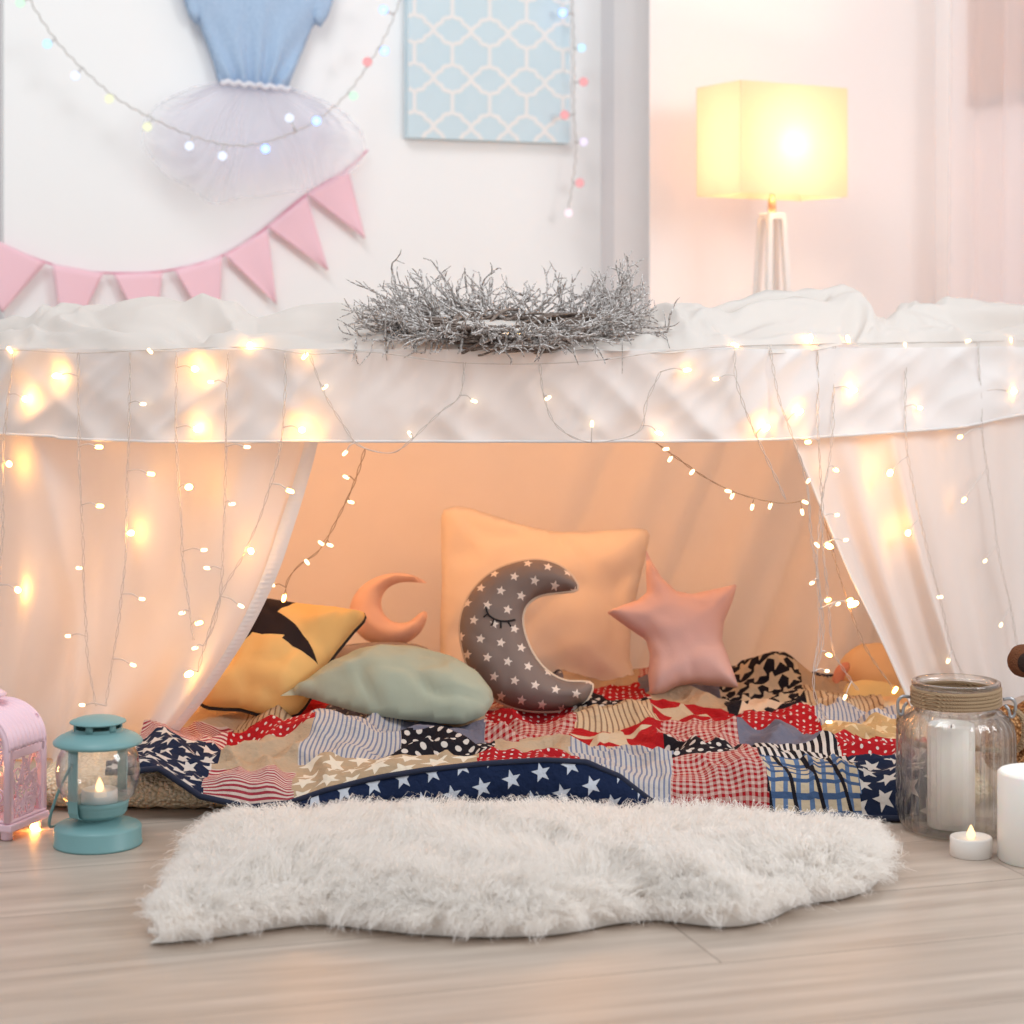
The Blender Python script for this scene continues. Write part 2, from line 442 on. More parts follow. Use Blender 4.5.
# ================================================================== WALL DECORATIONS
# --- patterned canvas
def build_canvas():
    pl = WA.off(.03)
    x0, y1 = pl.hit(408, 137.5); x1, _ = pl.hit(570, 143); y0 = y1+.47
    lo = y1
    root = thing('wall_canvas', pl.w((x0+x1)/2, lo, -.015), 'pale blue wall canvas with white trellis pattern, hung on the white wall', 'picture')
    w = x1-x0; cx = (x0+x1)/2
    def pt(u, v, h=0): return pl.w(u, v, h)
    V = [pt(x0, lo), pt(x1, lo), pt(x1, y0), pt(x0, y0), pt(x0, lo, -.028), pt(x1, lo, -.028), pt(x1, y0, -.028), pt(x0, y0, -.028)]
    Fc = [(0, 1, 2, 3), (5, 4, 7, 6), (4, 5, 1, 0), (3, 2, 6, 7), (4, 0, 3, 7), (1, 5, 6, 2)]
    # lattice printed on the front face: ribbons in the same mesh
    pxm = 1/F*4.66/.985
    px, py = 36.3*pxm*1.07, 47*pxm
    prof = np.array([(0, 0), (-.12, .20), (-.25, .35), (-.40, .43), (-.44, .46), (-.47, .60), (-.57, .72), (-.72, .77), (-.86, .80), (-.95, .88), (-1, 1.0)])*np.array([1, .80])
    bx, by = pl.hit(471, 31.6)
    lines = []
    hx, hy = px/2, py/2
    for i in range(-6, 7):
        for j in range(-4, 8):
            c = np.array([bx+i*px, by+j*py])
            for sx in (-1, 1):
                for sy in (-1, 1):
                    q = catmull(prof, 2)*np.array([sx*-1*hx, sy*hy*.84])+c
                    lines.append(q)
            lines.append(np.array([[c[0]+hx, c[1]+hy*.66], [c[0]+hx, c[1]+hy*1.34]]))
    RV = []; RF = []
    wl = 2.0*pxm
    def ok(q): return x0 < q[0] < x1 and lo < q[1] < y0
    for q in lines:
        q = resample(q, .004)
        tg = np.gradient(q, axis=0); tg /= np.linalg.norm(tg, axis=1)[:, None]
        nn = np.c_[-tg[:, 1], tg[:, 0]]*wl
        for i in range(len(q)-1):
            cs = [q[i]+nn[i], q[i]-nn[i], q[i+1]-nn[i+1], q[i+1]+nn[i+1]]
            if not ok((q[i]+q[i+1])/2): continue
            cs = [np.array([min(max(c[0], x0), x1), min(max(c[1], lo), y0)]) for c in cs]
            k = len(V)+len(RV)
            lo_ = .0004+.00003*(len(RV) % 29); RV += [pt(c[0], c[1], lo_) for c in cs]; RF.append((k, k+1, k+2, k+3))
    blue = cloth('pale_blue_canvas', lin(208, 225, 232), 0, (500, .3)); white = simple('trellis_white_ink', lin(238, 236, 234), .8)
    mk('printed_canvas', V+RV, Fc+RF, [blue, white], root, smooth=False, mi=[0]*6+[1]*len(RF))
build_canvas()

# --- dress
def build_dress():
    pl = WA.off(.035)
    root = thing('dress', pl.w(*pl.hit(252, 200)), 'child dress hung on the wall, blue knit bodice above a white tulle skirt', 'dress')
    t = NT('blue_heather_knit')
    mp = t.n('ShaderNodeMapping'); mp.inputs['Scale'].default_value = (1, 1, 3); t.set(mp.inputs[0], t.obj())
    h = t.noise(220, 4, .7, mp.outputs[0])
    knit = t.done(t.pbr(t.ramp(h, .3, .7, lin(148, 174, 206), lin(190, 210, 232)), .9, t.bump(h, .3, .001), Specular_IOR_Level=.1))
    out = [(218, 83), (213, 62), (206, 42), (199, 24), (192, 12), (181, -6), (176, -22), (190, -40), (215, -52), (228, -40), (258, -30), (286, -40), (298, -52), (322, -40), (336, -20), (333, -4), (322, 14), (312, 28), (303, 50), (294, 72), (287, 90), (252, 88)]
    o2 = np.array([pl.hit(*p) for p in out])
    V, Fc, uv, rs = inflate(o2, .022, .06, .006, back=.1)
    cu, cv = pl.hit(252, 88); Hn = .40
    for v in V:
        if v[2] > 0:
            k = max(0, 1-(v[1]-cv)/.20); s = (v[0]-cu)
            v[2] += .010*k*math.sin(s/(.021+.05*(1-k))*2*PI*.8+2*n3(s*9, v[1]*6, 3))*min(1, v[2]/.01)+.004*n3(s*14, v[1]*7, 8)*min(1, v[2]/.01)
    mk('bodice', [pl.w(*v) for v in V], Fc, knit, root)
    for out in ([(181, -8), (176, -22), (190, -40), (205, -30), (206, 0), (197, 26), (190, 18)], [(336, -22), (333, 2), (328, 16), (320, 28), (312, 20), (306, -4), (318, -40)]):
        cushion('sleeve', pl.off(.006), out, .016, .03, .006, knit, parent=root, wr=.004, wf=30, seed=out[0][0], back=.1)
    # waistband
    a = [pl.w(*pl.hit(218+70*k/20, 83+7*k/20+1.5*math.sin(k*2.1)), .024+.002*math.sin(k*3)) for k in range(21)]
    mk('waistband', *tube(catmull(a, 3), .006, 6), simple('white_elastic', lin(228, 226, 232), .8), root)
    g = gauze('white_tulle', lin(248, 246, 252), .30); g2 = gauze('white_tulle_inner', lin(232, 230, 238), .32)
    def layer(hem, amp, dep, seed, mt, ruff):
        hem = catmull(hem, 8); n = len(hem); nr = 22; V = []
        H = resample(hem, 1.4); n = len(H)
        for j in range(nr+1):
            v = j/nr
            for i in range(n):
                s = i/(n-1)
                wx = 219+67*s; wy = 84+6*s
                ex = 1-(1-v)**1.6
                px = wx+(H[i, 0]-wx)*ex; py = wy+(H[i, 1]-wy)*(v**1.15)
                f = math.sin(s*PI)
                ph = 18*s+3*n3(s*7, v*1.5, seed)
                h = .008+dep*math.sin(v*PI*.62)*(.35+.65*f)+amp*v*math.sin(ph*2*PI*.9)*.5+amp*1.2*v*n3(s*14, v*2, seed+3)
                if j > nr-3: py += ruff*math.sin(s*60+seed)*.8
                V.append(pl.w(*pl.hit(px, py), max(.003, h)))
        mk('tulle_layer', V, grid_faces(n, nr+1), mt, root)
    layer([(219, 84), (185, 92), (150, 112), (136, 140), (150, 166), (180, 190), (212, 205), (246, 198), (280, 196), (318, 184), (345, 172), (358, 152), (345, 124), (318, 104), (287, 90)], .016, .07, 1.0, g, 2)
    layer([(219, 84), (192, 96), (163, 116), (150, 138), (158, 162), (186, 182), (214, 192), (248, 186), (282, 182), (314, 172), (338, 160), (344, 146), (330, 122), (310, 106), (287, 90)], .012, .05, 4.0, g2, 1.5)
    layer([(219, 84), (198, 98), (175, 118), (164, 140), (176, 160), (200, 172), (224, 178), (252, 174), (284, 168), (308, 160), (326, 148), (330, 136), (318, 118), (302, 104), (287, 90)], .010, .03, 8.0, g2, 1)
build_dress()

# --- bunting
def build_bunting():
    pl = WA.off(.025)
    root = thing('bunting', pl.w(*pl.hit(180, 300)), 'pink pennant bunting strung across the white wall', 'bunting')
    pink = simple('pink_felt', lin(248, 204, 214), .9, (500, .25))
    cord = [(-60, 214), (0, 243), (48, 263), (80, 270), (110, 273), (165, 271), (222, 256), (265, 229), (305, 196), (348, 169), (368, 150)]
    mk('cord', *tube(catmull([pl.w(*pl.hit(*p), -.004) for p in cord], 5), .0022, 5), simple('pink_cord', lin(226, 140, 165), .8), root)
    tri = [((-45, 221), (46, 263), (2, 312)), ((52, 264), (104, 273), (65, 351)), ((113, 274), (163, 272), (153, 350)), ((174, 270), (222, 256), (218, 343)), ((224, 255), (267, 229), (276, 304)), ((267, 227), (306, 196), (327, 270)), ((306, 194), (348, 169), (364, 238))]
    for k, t3 in enumerate(tri):
        a, b, c = [np.array(pl.hit(*p)) for p in t3]
        V = []; n = 12
        for j in range(n+1):
            for i in range(n+1):
                l = a+(c-a)*j/n; r = b+(c-b)*j/n; q = l+(r-l)*i/n
                V.append(pl.w(q[0], q[1], .006*(j/n)*(1 if k % 2 else .6)+.004*math.sin(i/n*PI+k)))
        o = mk('pennant', V, grid_faces(n+1, n+1), pink, root)
        m = o.modifiers.new('thick', 'SOLIDIFY'); m.thickness = .0015
build_bunting()

# --- coloured ball lights on the wall
def build_ball_lights(label, path, bulbs, off):
    pl = WA.off(off)
    pth = catmull([pl.w(*pl.hit(*p)) for p in path], 8)
    mid = pth[len(pth)//2]
    root = thing('string_light', mid, label, 'string lights', 'coloured ball lights on the wall')
    dd = resample(pth, .005); tw = []
    for i, q in enumerate(dd): tw.append(q+np.array([.0016*math.cos(i*1.1), 0, .0016*math.sin(i*1.1)]))
    mk('cord', *tube(tw, .0016, 5), simple('clear_grey_wire', lin(196, 190, 184), .5), root)
    cols = {'b': (.10, .30, 1.0), 'w': (.72, .80, 1.0), 'g': (.62, 1.0, .72), 'y': (.98, 1.0, .62), 'c': (.40, .78, 1.0), 'r': (1.0, .28, .30), 'l': (.86, .74, 1.0), 'p': (1.0, .78, .86)}
    st = {'b': 2.6, 'r': 1.0, 'w': 1.3, 'g': 1.1, 'y': 1.05, 'c': 1.35, 'l': 1.15, 'p': 1.2}
    for (x, y, c) in bulbs:
        q = pl.w(*pl.hit(x, y), .004)
        key = 'ball_'+c
        if key not in M:
            t = NT('glowing_ball_'+c); lw = t.n('ShaderNodeLayerWeight'); lw.inputs[0].default_value = .35
            e = t.n('ShaderNodeEmission'); t.set(e.inputs[0], t.mix(lw.outputs['Facing'], tuple(.30+.70*k for k in cols[c]), cols[c])); e.inputs[1].default_value = st[c]
            M[key] = t.done(e.outputs[0])
        r = .0098 if c != 'r' else .0105
        b = mk('bulb', *ellipsoid(q, (r, r, r), 16, 10), M[key], root, loc=q)
        near = dd[np.argmin(np.linalg.norm(dd-q, axis=1))]
        if np.linalg.norm(near-q) > .006:
            mk('bulb_socket', *tube([near, near+(q-near)*.7], .0028, 6), simple('clear_plastic_socket', lin(206, 202, 200), .4), b)
build_ball_lights('string of coloured ball lights draped in a swag over the dress',
    [(14, -22), (28, -3), (42, 20), (60, 45), (82, 68), (115, 97), (148, 116), (190, 135), (230, 145), (265, 142), (305, 127), (330, 110), (350, 90), (370, 62), (388, 30), (402, -6)],
    [(20, 3, 'g'), (47, 44, 'c'), (75, 76, 'w'), (109, 99, 'y'), (147, 127, 'y'), (189, 146, 'w'), (222, 156, 'w'), (265, 149, 'b'), (289, 118, 'w'), (316, 121, 'b'), (353, 96, 'g'), (367, 62, 'r'), (384, 51, 'b'), (383, 10, 'b')], .125)
build_ball_lights('string of coloured ball lights hanging straight down beside the blue canvas',
    [(571, -10), (573, 20), (574, 60), (574, 110), (576, 150), (573, 180), (570, 200), (568, 210)],
    [(562, 13, 'b'), (581, 48, 'c'), (583, 82, 'r'), (564, 115, 'r'), (583, 142, 'l'), (579, 183, 'r'), (568, 213, 'p')], .07)

# ================================================================== LAMP, CURTAIN, BLIND
def build_lamp():
    Y = 4.32; c = P(772, 330, Y); cx, cy = c[0], c[1]
    root = thing('floor_lamp', (cx, cy, 0), 'lit lamp with rectangular cream shade on slim white wooden legs', 'lamp')
    rz = math.radians(30); zt = P(0, 88, Y)[2]; zb = P(0, 197, Y)[2]; w, d = .285, .16
    def loop(z, s=1.0):
        out = []
        for (a, b) in ((-1, -1), (1, -1), (1, 1), (-1, 1)):
            x, y = a*w/2*s, b*d/2*s
            out.append((cx+x*math.cos(rz)-y*math.sin(rz), cy+x*math.sin(rz)+y*math.cos(rz), z))
        return out
    V = loop(zb)+loop(zt)+loop(zt, .985)+loop(zb, .985)
    Fc = []
    for k in range(4):
        for r in range(3):
            Fc.append((r*4+k, r*4+(k+1) % 4, r*4+4+(k+1) % 4, r*4+4+k))
        Fc.append((12+k, 12+(k+1) % 4, (k+1) % 4, k))
    t = NT('cream_lampshade_linen')
    df = t.n('ShaderNodeBsdfDiffuse'); t.set(df.inputs[0], lin(250, 236, 200))
    tr = t.n('ShaderNodeBsdfTranslucent'); t.set(tr.inputs[0], lin(255, 236, 224))
    mx = t.n('ShaderNodeMixShader'); mx.inputs[0].default_value = .55
    t.t.links.new(df.outputs[0], mx.inputs[1]); t.t.links.new(tr.outputs[0], mx.inputs[2])
    mk('lamp_shade', V, Fc, t.done(mx.outputs[0]), root, smooth=False)
    # thin rods that carry the shade, the stem and a bulb
    top = np.array([cx, cy, zb-.03])
    mk('stem', *join(lathe((cx, cy, zb-.036), [(.009, 0), (.009, .03), (.006, .032), (.006, .07), (.014, .072), (.014, .10)], 16),
        tube([(cx-.5*w*math.cos(rz)*.97, cy-.5*w*math.sin(rz)*.97, zb+.02), (cx+.5*w*math.cos(rz)*.97, cy+.5*w*math.sin(rz)*.97, zb+.02)], .002, 6),
        tube([(cx+.5*d*math.sin(rz)*.97, cy-.5*d*math.cos(rz)*.97, zb+.02), (cx-.5*d*math.sin(rz)*.97, cy+.5*d*math.cos(rz)*.97, zb+.02)], .002, 6)),
        simple('brass_lamp_stem', lin(214, 170, 130), .35, Metallic=.6), root)
    mk('light_bulb', *ellipsoid((cx, cy, zb+.10), (.026, .026, .036), 16, 12), emis('lamp_bulb_glow', (1, .78, .55), 15), root)
    zc = zb-.034
    for (a, b) in ((-1, -1), (1, -1), (1, 1), (-1, 1)):
        def cor(s, z):
            x, y = a*s, b*s*.8
            return np.array([cx+x*math.cos(rz)-y*math.sin(rz), cy+x*math.sin(rz)+y*math.cos(rz), z])
        p0 = cor(.018, zc-.012); p1 = cor(.062, 0)
        V = []
        for q, s in ((p1, .006), (p0, .006)):
            for (i, j) in ((-1, -1), (1, -1), (1, 1), (-1, 1)):
                V.append(q+np.array([i*s*math.cos(rz)-j*s*math.sin(rz), i*s*math.sin(rz)+j*s*math.cos(rz), 0]))
        mk('leg', V, [(0, 1, 5, 4), (1, 2, 6, 5), (2, 3, 7, 6), (3, 0, 4, 7), (4, 5, 6, 7), (3, 2, 1, 0)], M['wood_w'], root, smooth=False)
    bevel(mk('top_block', *box((cx, cy, zc-.008), (.044, .038, .014), rz), M['wood_w'], root, smooth=False), .002)
    L = bpy.data.lights.new('lamp_light', 'POINT'); L.energy = 3.1; L.color = (1, .75, .55); L.shadow_soft_size = .03
    lo = bpy.data.objects.new('lamp_light', L); COL.objects.link(lo); lo.parent = root
    fr = np.array([math.sin(rz), -math.cos(rz), 0])*.03
    lo.location = (float(fr[0]), float(fr[1]), zb+.105)
build_lamp()
WR = Plane((cR[0], cR[1], 0), (.38, -1, 0), (0, 0, 1))     # right wall, normal points into the room
WR = Plane(WR.B, -WR.e1, WR.e2) if np.dot(WR.n, [-1, -1, 0]) < 0 else WR
def build_blind():
    s = WR.e1 if WR.e1[1] < 0 else -WR.e1; nn = WR.n
    o = np.array([cR[0], cR[1], 0])
    a = o+s*.16; b = o+s*.80; z = 1.165
    root = thing('roller_blind', (a+b)/2+nn*.02+np.array([0, 0, z]), 'beige roller blind lowered behind the sheer curtain', 'blind')
    def slab(z0, z1, d0, d1):
        V = [a+nn*d0, b+nn*d0, b+nn*d1, a+nn*d1]
        return [v+np.array([0, 0, z0]) for v in V]+[v+np.array([0, 0, z1]) for v in V]
    BF = [(0, 1, 5, 4), (1, 2, 6, 5), (2, 3, 7, 6), (3, 0, 4, 7), (4, 5, 6, 7), (3, 2, 1, 0)]
    mk('blind_fabric', slab(z+.012, 2.2, .012, .016), BF, cloth('peach_blind_fabric', lin(240, 222, 212), .2), root, smooth=False)
    mk('bottom_bar', slab(z, z+.016, .006, .022), BF, simple('grey_bar', lin(205, 196, 192), .5), root, smooth=False)
build_blind()
def build_sheer():
    s = WR.e1 if WR.e1[1] < 0 else -WR.e1; nn = WR.n
    o = np.array([cR[0], cR[1], 0])
    n = 160; V = []; nv = 24
    for j in range(nv+1):
        v = j/nv; z = .03+(1-v)*2.27
        for i in range(n+1):
            u = i/n; d = .15+u*.60
            w = .020*math.sin(u*38+1.2*math.sin(u*9+1)+.5*v)+.012*math.sin(u*17+2*v)
            V.append(o+s*(d+.012*math.sin(v*3+u*5))+nn*(.045+w*(.5+.4*v))+np.array([0, 0, z]))
    ob = mk('sheer_curtain', V, grid_faces(n+1, nv+1), gauze('sheer_white_voile', lin(250, 244, 246), .55))
    tag(ob, 'sheer white curtain hanging in soft folds at the right wall', 'curtain')
build_sheer()

# ================================================================== TENT
ZT = .6225; ZB = .492
VAL = [(-130, 3.30), (0, 3.02), (150, 2.90), (300, 2.85), (512, 2.84), (700, 2.85), (770, 2.89), (830, 2.98), (900, 3.12), (960, 3.28), (1024, 3.50), (1070, 3.68)]
vpx = np.array([a for a, b in VAL]); vY = np.array([b for a, b in VAL])
def vdepth(px): return float(np.interp(px, vpx, vY))
# smooth front line in plan
_pl = catmull([P(a, HY, b)[:2] for a, b in VAL], 10)
_pl = resample(_pl, .006)
_plpx = _pl[:, 0]/_pl[:, 1]*F+CX
def front_xy(px):
    return np.array([np.interp(px, _plpx, _pl[:, 0]), np.interp(px, _plpx, _pl[:, 1])])
def fdepth(px): return front_xy(px)[1]
tent = thing('play_tent', (0, 3.2, 0), 'white sheet play tent with an open front, lit from inside by fairy lights', 'tent')
# hidden frame poles
for (x, y) in ((-.93, 3.25), (.73, 3.44), (-.86, 3.64), (.84, 3.66)):
    mk('pole', *lathe((x, y, 0), [(.013, 0), (.013, ZT-.004)], 12), simple('pale_wood_pole', lin(222, 200, 170), .6), tent)
# roof cloth
def build_roof():
    n = len(_pl); m = 14; V = []
    for j in range(m+1):
        t = j/m
        for i in range(n):
            x, y = _pl[i]; yb = 3.68
            yy = y+(yb-y)*t if y < yb else y
            V.append((x, yy, ZT-.004+.004*n3(x*6, yy*6, 2)-(.004 if 0 < j < m else 0)))
    mk('roof_sheet', V, grid_faces(n, m+1), M['sheet'], tent)
build_roof()
def build_valance():
    n = len(_pl); m = 26; V = []
    tg = np.gradient(_pl, axis=0); tg /= np.linalg.norm(tg, axis=1)[:, None]
    nr = np.c_[tg[:, 1], -tg[:, 0]]
    for j in range(m+1):
        v = j/m
        for i in range(n):
            px = _plpx[i]; x, y = _pl[i]
            zb = ZB-.004*max(0, 1-abs(px-150)/150)+.012*max(0, (px-960)/64)
            if px < 60: zb += .002
            z = ZT+(zb-ZT)*v
            # creases: diagonal and gathered ones near the top seam
            h = .007*v*n3(px*.012, v*.6, 1)+.010*n3(px*.018+v*1.2, v*1.1, 3)*v
            h += .007*(1-math.sqrt(n3(px*.016-v*1.5, v*.9, 7)**2+.002)*2)*(.3+.7*v)
            h += .004*math.sin(px*.16+3*n3(px*.02, 0, 4))*max(0, 1-v*1.7)*(.4+.6*n3(px*.01, 5, 5))
            h += .007*(1-2*math.sqrt(n3(px*.030+v*2.1, v*1.6, 17)**2+.002))*(1-.5*v)
            if 764 < px < 774: h -= .006*(1-abs(px-769)/5)
            V.append((x+nr[i, 0]*h, y+nr[i, 1]*h, z))
    val = mk('valance', V, grid_faces(n, m+1), M['sheet'], tent)
    hem = [np.array(V[m*n+i])+np.array([nr[i, 0], nr[i, 1], 0])*.001 for i in range(0, n, 2)]
    mk('hem', *tube(hem, .0022, 5), M['sheet'], val)
build_valance()

def curtain(edge, side, label, fold, seed, extra):
    """edge: (px,py) of the open edge, other end follows the front line out of frame"""
    E = catmull(edge, 10); E = resample(E, 6.0); m = len(E); n = 190; V = []; EDG = []
    zs = np.linspace(0, 1, m)
    for j in range(m):
        v = j/(m-1)
        ex, ey = E[j]
        for i in range(n+1):
            u = i/n                              # 0 = open edge, 1 = far end
            if side < 0: top = 318-u*(318+118)
            else: top = 786+u*(1064-786)
            far = -118 if side < 0 else 1064
            pe = ex
            uu = u**(1.0+.25*v)
            px = pe+(far-pe)*uu
            x, y = front_xy(px)
            y += .030
            zb = extra(u, v)
            # height of this row: open edge decides v=..., far end falls straight to the floor
            ze = CZ-(ey-HY)/F*(fdepth(ex)+.03)
            zf = (ZT-.012)*(1-v)+.002*v
            k = min(1, u*2.2)**.8
            z = ze*(1-k)+zf*k
            a = .25+.75*v
            h = fold(u, v)+.006*n3(u*6, v*2.5, seed)*a
            V.append((x+h*.2*side*-1, y+h, max(.003, z+zb)))
        EDG.append(V[-(n+1)])
    o = mk('side_curtain', V, grid_faces(n+1, m), M['curtain'], tent); o['label'] = label
    return o, V, n, m
def foldL(u, v):
    # folds fan out from the top left corner, gathered towards the tied-back edge
    s = u*9+.6*v
    h = .024*math.sin(s*2*PI*.42+2.2*v)*(.3+.7*v)+.010*math.sin(u*31-5*v+1)*(.2+.8*v)
    c = .72-.33*v
    h -= .030*math.exp(-((u-c)/.035)**2)*(.35+.65*v)
    c2 = .62-.42*v
    h += .016*math.exp(-((u-c2)/.05)**2)*v
    return h+.014*math.exp(-(u/.05)**2)
def foldR(u, v):
    h = .014*math.sin(u*24-2.6*v+.5)*(.35+.65*v)+.008*math.sin(u*47+3*v)*(.3+.7*v)
    c = .40-.03*v
    h -= .052*math.exp(-((u-c)/.032)**2)*(.10+.90*min(1, v*1.4))
    c = .26+.02*v
    h += .020*math.exp(-((u-c)/.06)**2)*v
    return h-.008*math.exp(-(u/.03)**2)
edgeL = [(318, 352), (317, 400), (311, 445), (298, 492), (285, 532), (272, 570), (256, 606), (238, 640), (219, 670), (200, 698), (181, 722), (162, 744), (143, 762), (128, 774)]
edgeR = [(778, 352), (786, 400), (794, 440), (812, 485), (830, 528), (850, 574), (868, 612), (886, 650), (901, 684), (916, 716), (930, 742)]
cl, VL, nL, mL = curtain(edgeL, -1, 'left side curtain drawn back, glowing from lights behind it', foldL, 2.0, lambda u, v: 0)
cr, VR, nR, mR = curtain(edgeR, 1, 'right side curtain drawn back with a bright stiff fold', foldR, 6.0, lambda u, v: 0)
# ruched hem strips along the open edges
def hem_strip(par, V, n, m, w, side, ruche):
    W = []; k = 9; rows = []
    E = np.array([V[j*(n+1)] for j in range(m)]); E = resample(E, .0028); m2 = len(E)
    N = np.array([V[j*(n+1)+10] for j in range(m)]); N = resample(N, .0028*np.linalg.norm(np.diff(N, axis=0), axis=1).sum()/np.linalg.norm(np.diff(E, axis=0), axis=1).sum())
    idx = np.linspace(0, len(N)-1, m2).astype(int); N = N[idx]
    for j in range(m2):
        d = N[j]-E[j]; d /= np.linalg.norm(d)
        for i in range(k):
            t = i/(k-1)
            b = math.sin(t*PI)
            r = ruche*math.sin(j*2.3)*b*min(1, j/m2*1.6)
            W.append(E[j]+d*w*(t-.03)*(.6+.5*j/m2)+np.array([0, -.003-.004*b-r, 0]))
    mk('hem', W, grid_faces(k, m2), M['sheet'], par)
hem_strip(cl, VL, nL, mL, .028, -1, .0017)
hem_strip(cr, VR, nR, mR, .015, 1, .0008)
def build_back():
    n = 200; m = 60; V = []
    for j in range(m+1):
        v = j/m
        for i in range(n+1):
            u = i/n; x = -.93+1.74*u
            y = 3.62-.32*max(0, (.10-u)/.10)**1.5
            # drapes swing to the right on the right-hand half
            k = max(0, min(1, (u-.52)/.2))
            s = (x*1.0+(1-v)*-.26)*31
            h = k*(.030*(1-2*abs(math.sin(s*.5))**.8)+.014*math.sin(s*1.7+1))*(.5+.5*v)+.010*n3(x*3, v*2, 3)+(1-k)*.006*math.sin(x*15+v)
            V.append((x, y+h-.13*v**2.2*(.5+.5*v), ZT-.01+(.03-ZT)*v))
    o = mk('back_panel', V, grid_faces(n+1, m+1), M['inner'], tent); o['label'] = 'back sheet glowing orange with slanting drapes on its right half'
build_back()

# --- crumpled sheet on the roof
def build_bedsheet():
    prof = [(-140, 322), (0, 310), (30, 303), (70, 306), (130, 299), (170, 302), (192, 295), (222, 303), (248, 318), (275, 310), (330, 303), (380, 306), (430, 318), (520, 322), (600, 322), (650, 312), (680, 302), (720, 304), (752, 300), (780, 288), (830, 286), (868, 288), (884, 300), (900, 306), (925, 303), (955, 299), (990, 300), (1024, 302), (1070, 306)]
    pp = np.array(prof, float)
    n = 560; m = 72; V = []
    for j in range(m+1):
        v = j/m
        for i in range(n+1):
            px = -130+1190*i/n
            x, y = front_xy(px); dep = .40 if y < 3.1 else max(.12, .40-(y-3.1)*.6)
            yy = y-.006+dep*v
            X = x*(1+.10*v*.3); 
            ridge = np.interp(px, pp[:, 0], pp[:, 1])
            zr = (HY-ridge)/F*(y+.16)+CZ-ZT         # wanted crest height above the roof
            zr = max(.022, zr) if not 420 < px < 610 else max(.010, zr)
            a = math.exp(-((v-.42)/.26)**2)*.78
            # crumple: overlapping ridged folds
            xm = x*8.0; vm = v*3.0
            wx = 1.1*n3(xm*.6, vm*.7, 9); wy = 1.1*n3(xm*.6+40, vm*.7, 9)
            rd = lambda q: 1-math.sqrt(q*q+.0025)*2.6
            w1 = rd(n3(xm*.75+wx, vm*.8+wy, 1))
            w2 = rd(n3(xm*1.5+wx*1.6+vm*.8, vm*1.3+wy, 4))
            w3 = rd(n3(xm*2.6-vm*1.2+wx*2, vm*2.2+wy*2, 7))
            f = (.60*w1+.36*w2+.17*w3)
            env = min(1, v/.05)*min(1, (1-v)/.05)
            z = zr*(a*(.66+.30*w1)+.62*f*(.40+a))*env+.004
            zc_ = max(.014, zr*1.30); z = zc_*math.tanh(z/zc_)
            wob = .004*n3(px*.03, 3, 3)+.010*max(0, n3(px*.012, 7, 1))
            if v < .06: yy -= .006*(1-v/.06)*abs(n3(px*.02, 1, 1)); z -= .012*(1-v/.06)**2*(0.5+n3(px*.016, 4, 2))
            V.append((X+.012*n3(px*.02, v*6, 12), yy+wob, ZT+max(-.006, z)))
    o = mk('bedsheet', V, grid_faces(n+1, m+1), cloth('crumpled_cotton', lin(232, 227, 222), .30, mottling=.02), loc=(0, 3.05, ZT))
    tag(o, 'crumpled white bedsheet heaped along the top of the tent', 'bedsheet')
build_bedsheet()

# ================================================================== INSIDE THE TENT
# --- sherpa mat under the quilt
def build_mat():
    t = NT('cream_sherpa'); nz = t.n('ShaderNodeTexVoronoi'); t.set(nz.inputs['Vector'], t.obj()); nz.inputs['Scale'].default_value = 170
    h = t.ma('SUBTRACT', 1.0, nz.outputs[0])
    mt = t.done(t.pbr(t.ramp(h, .3, 1, lin(222, 200, 168), lin(250, 238, 216)), .95, t.bump(h, 1.0, .006), Specular_IOR_Level=.05))
    out = []
    x0, x1, y0, y1 = -.66, .66, 2.69, 3.44; r = .06
    for (cx, cy, a0) in ((x1-r, y1-r, 0), (x0+r, y1-r, 90), (x0+r, y0+r, 180), (x1-r, y0+r, 270)):
        for k in range(7):
            a = math.radians(a0+15*k); out.append((cx+r*math.cos(a), cy+r*math.sin(a)))
    V, Fc, uv, rs = inflate(np.array(out), .021, .03, .012, wr=.004, wf=40, back=1.0)
    V2 = np.array([(v[0], v[1], max(.001, .023+v[2])) for v in V])
    o = mk('sherpa_mat', V2, Fc, mt, loc=(0, 3.05, 0))
    tag(o, 'cream sherpa fleece mat lying on the floor under the patchwork quilt', 'mat')
build_mat()

# --- patchwork quilt
QX0, QX1, QY0, QY1 = -.535, .585, 2.665, 3.43
rows = [  # front drop first; nine patches each
 ['ns', 'rs', 'ts', 'ts', 'rd', 'bs', 'rg', 'pl', 'ns'],
 ['ns', 'be', 'bs', 'nd', 'be', 'bs', 'nd', 'bw', 'rd'],
 ['rs', 'rd', 'bs', 'gr', 'rg', 'rb', 'rg', 'gr', 'tg'],
 ['be', 'ys', 'gd', 'be', 'rd', 'ys', 'rb', 'rd', 'bs'],
 ['ys', 'rb', 'rd', 'be', 'rs', 'nd', 'be', 'nb', 'ys'],
 ['rd', 'be', 'gr', 'rs', 'gd', 'rd', 'gr', 'bf', 'be'],
 ['be', 'gr', 'bf', 'be', 'ns', 'be', 'rg', 'bf', 'ns']]
FRONT = [(130, 772), (160, 768), (200, 796), (250, 807), (290, 803), (330, 790), (380, 779), (430, 770), (480, 764), (540, 760), (585, 762), (620, 776), (650, 800), (680, 816), (740, 818), (800, 818), (850, 822), (900, 828), (960, 830)]
fp = np.array(FRONT, float)
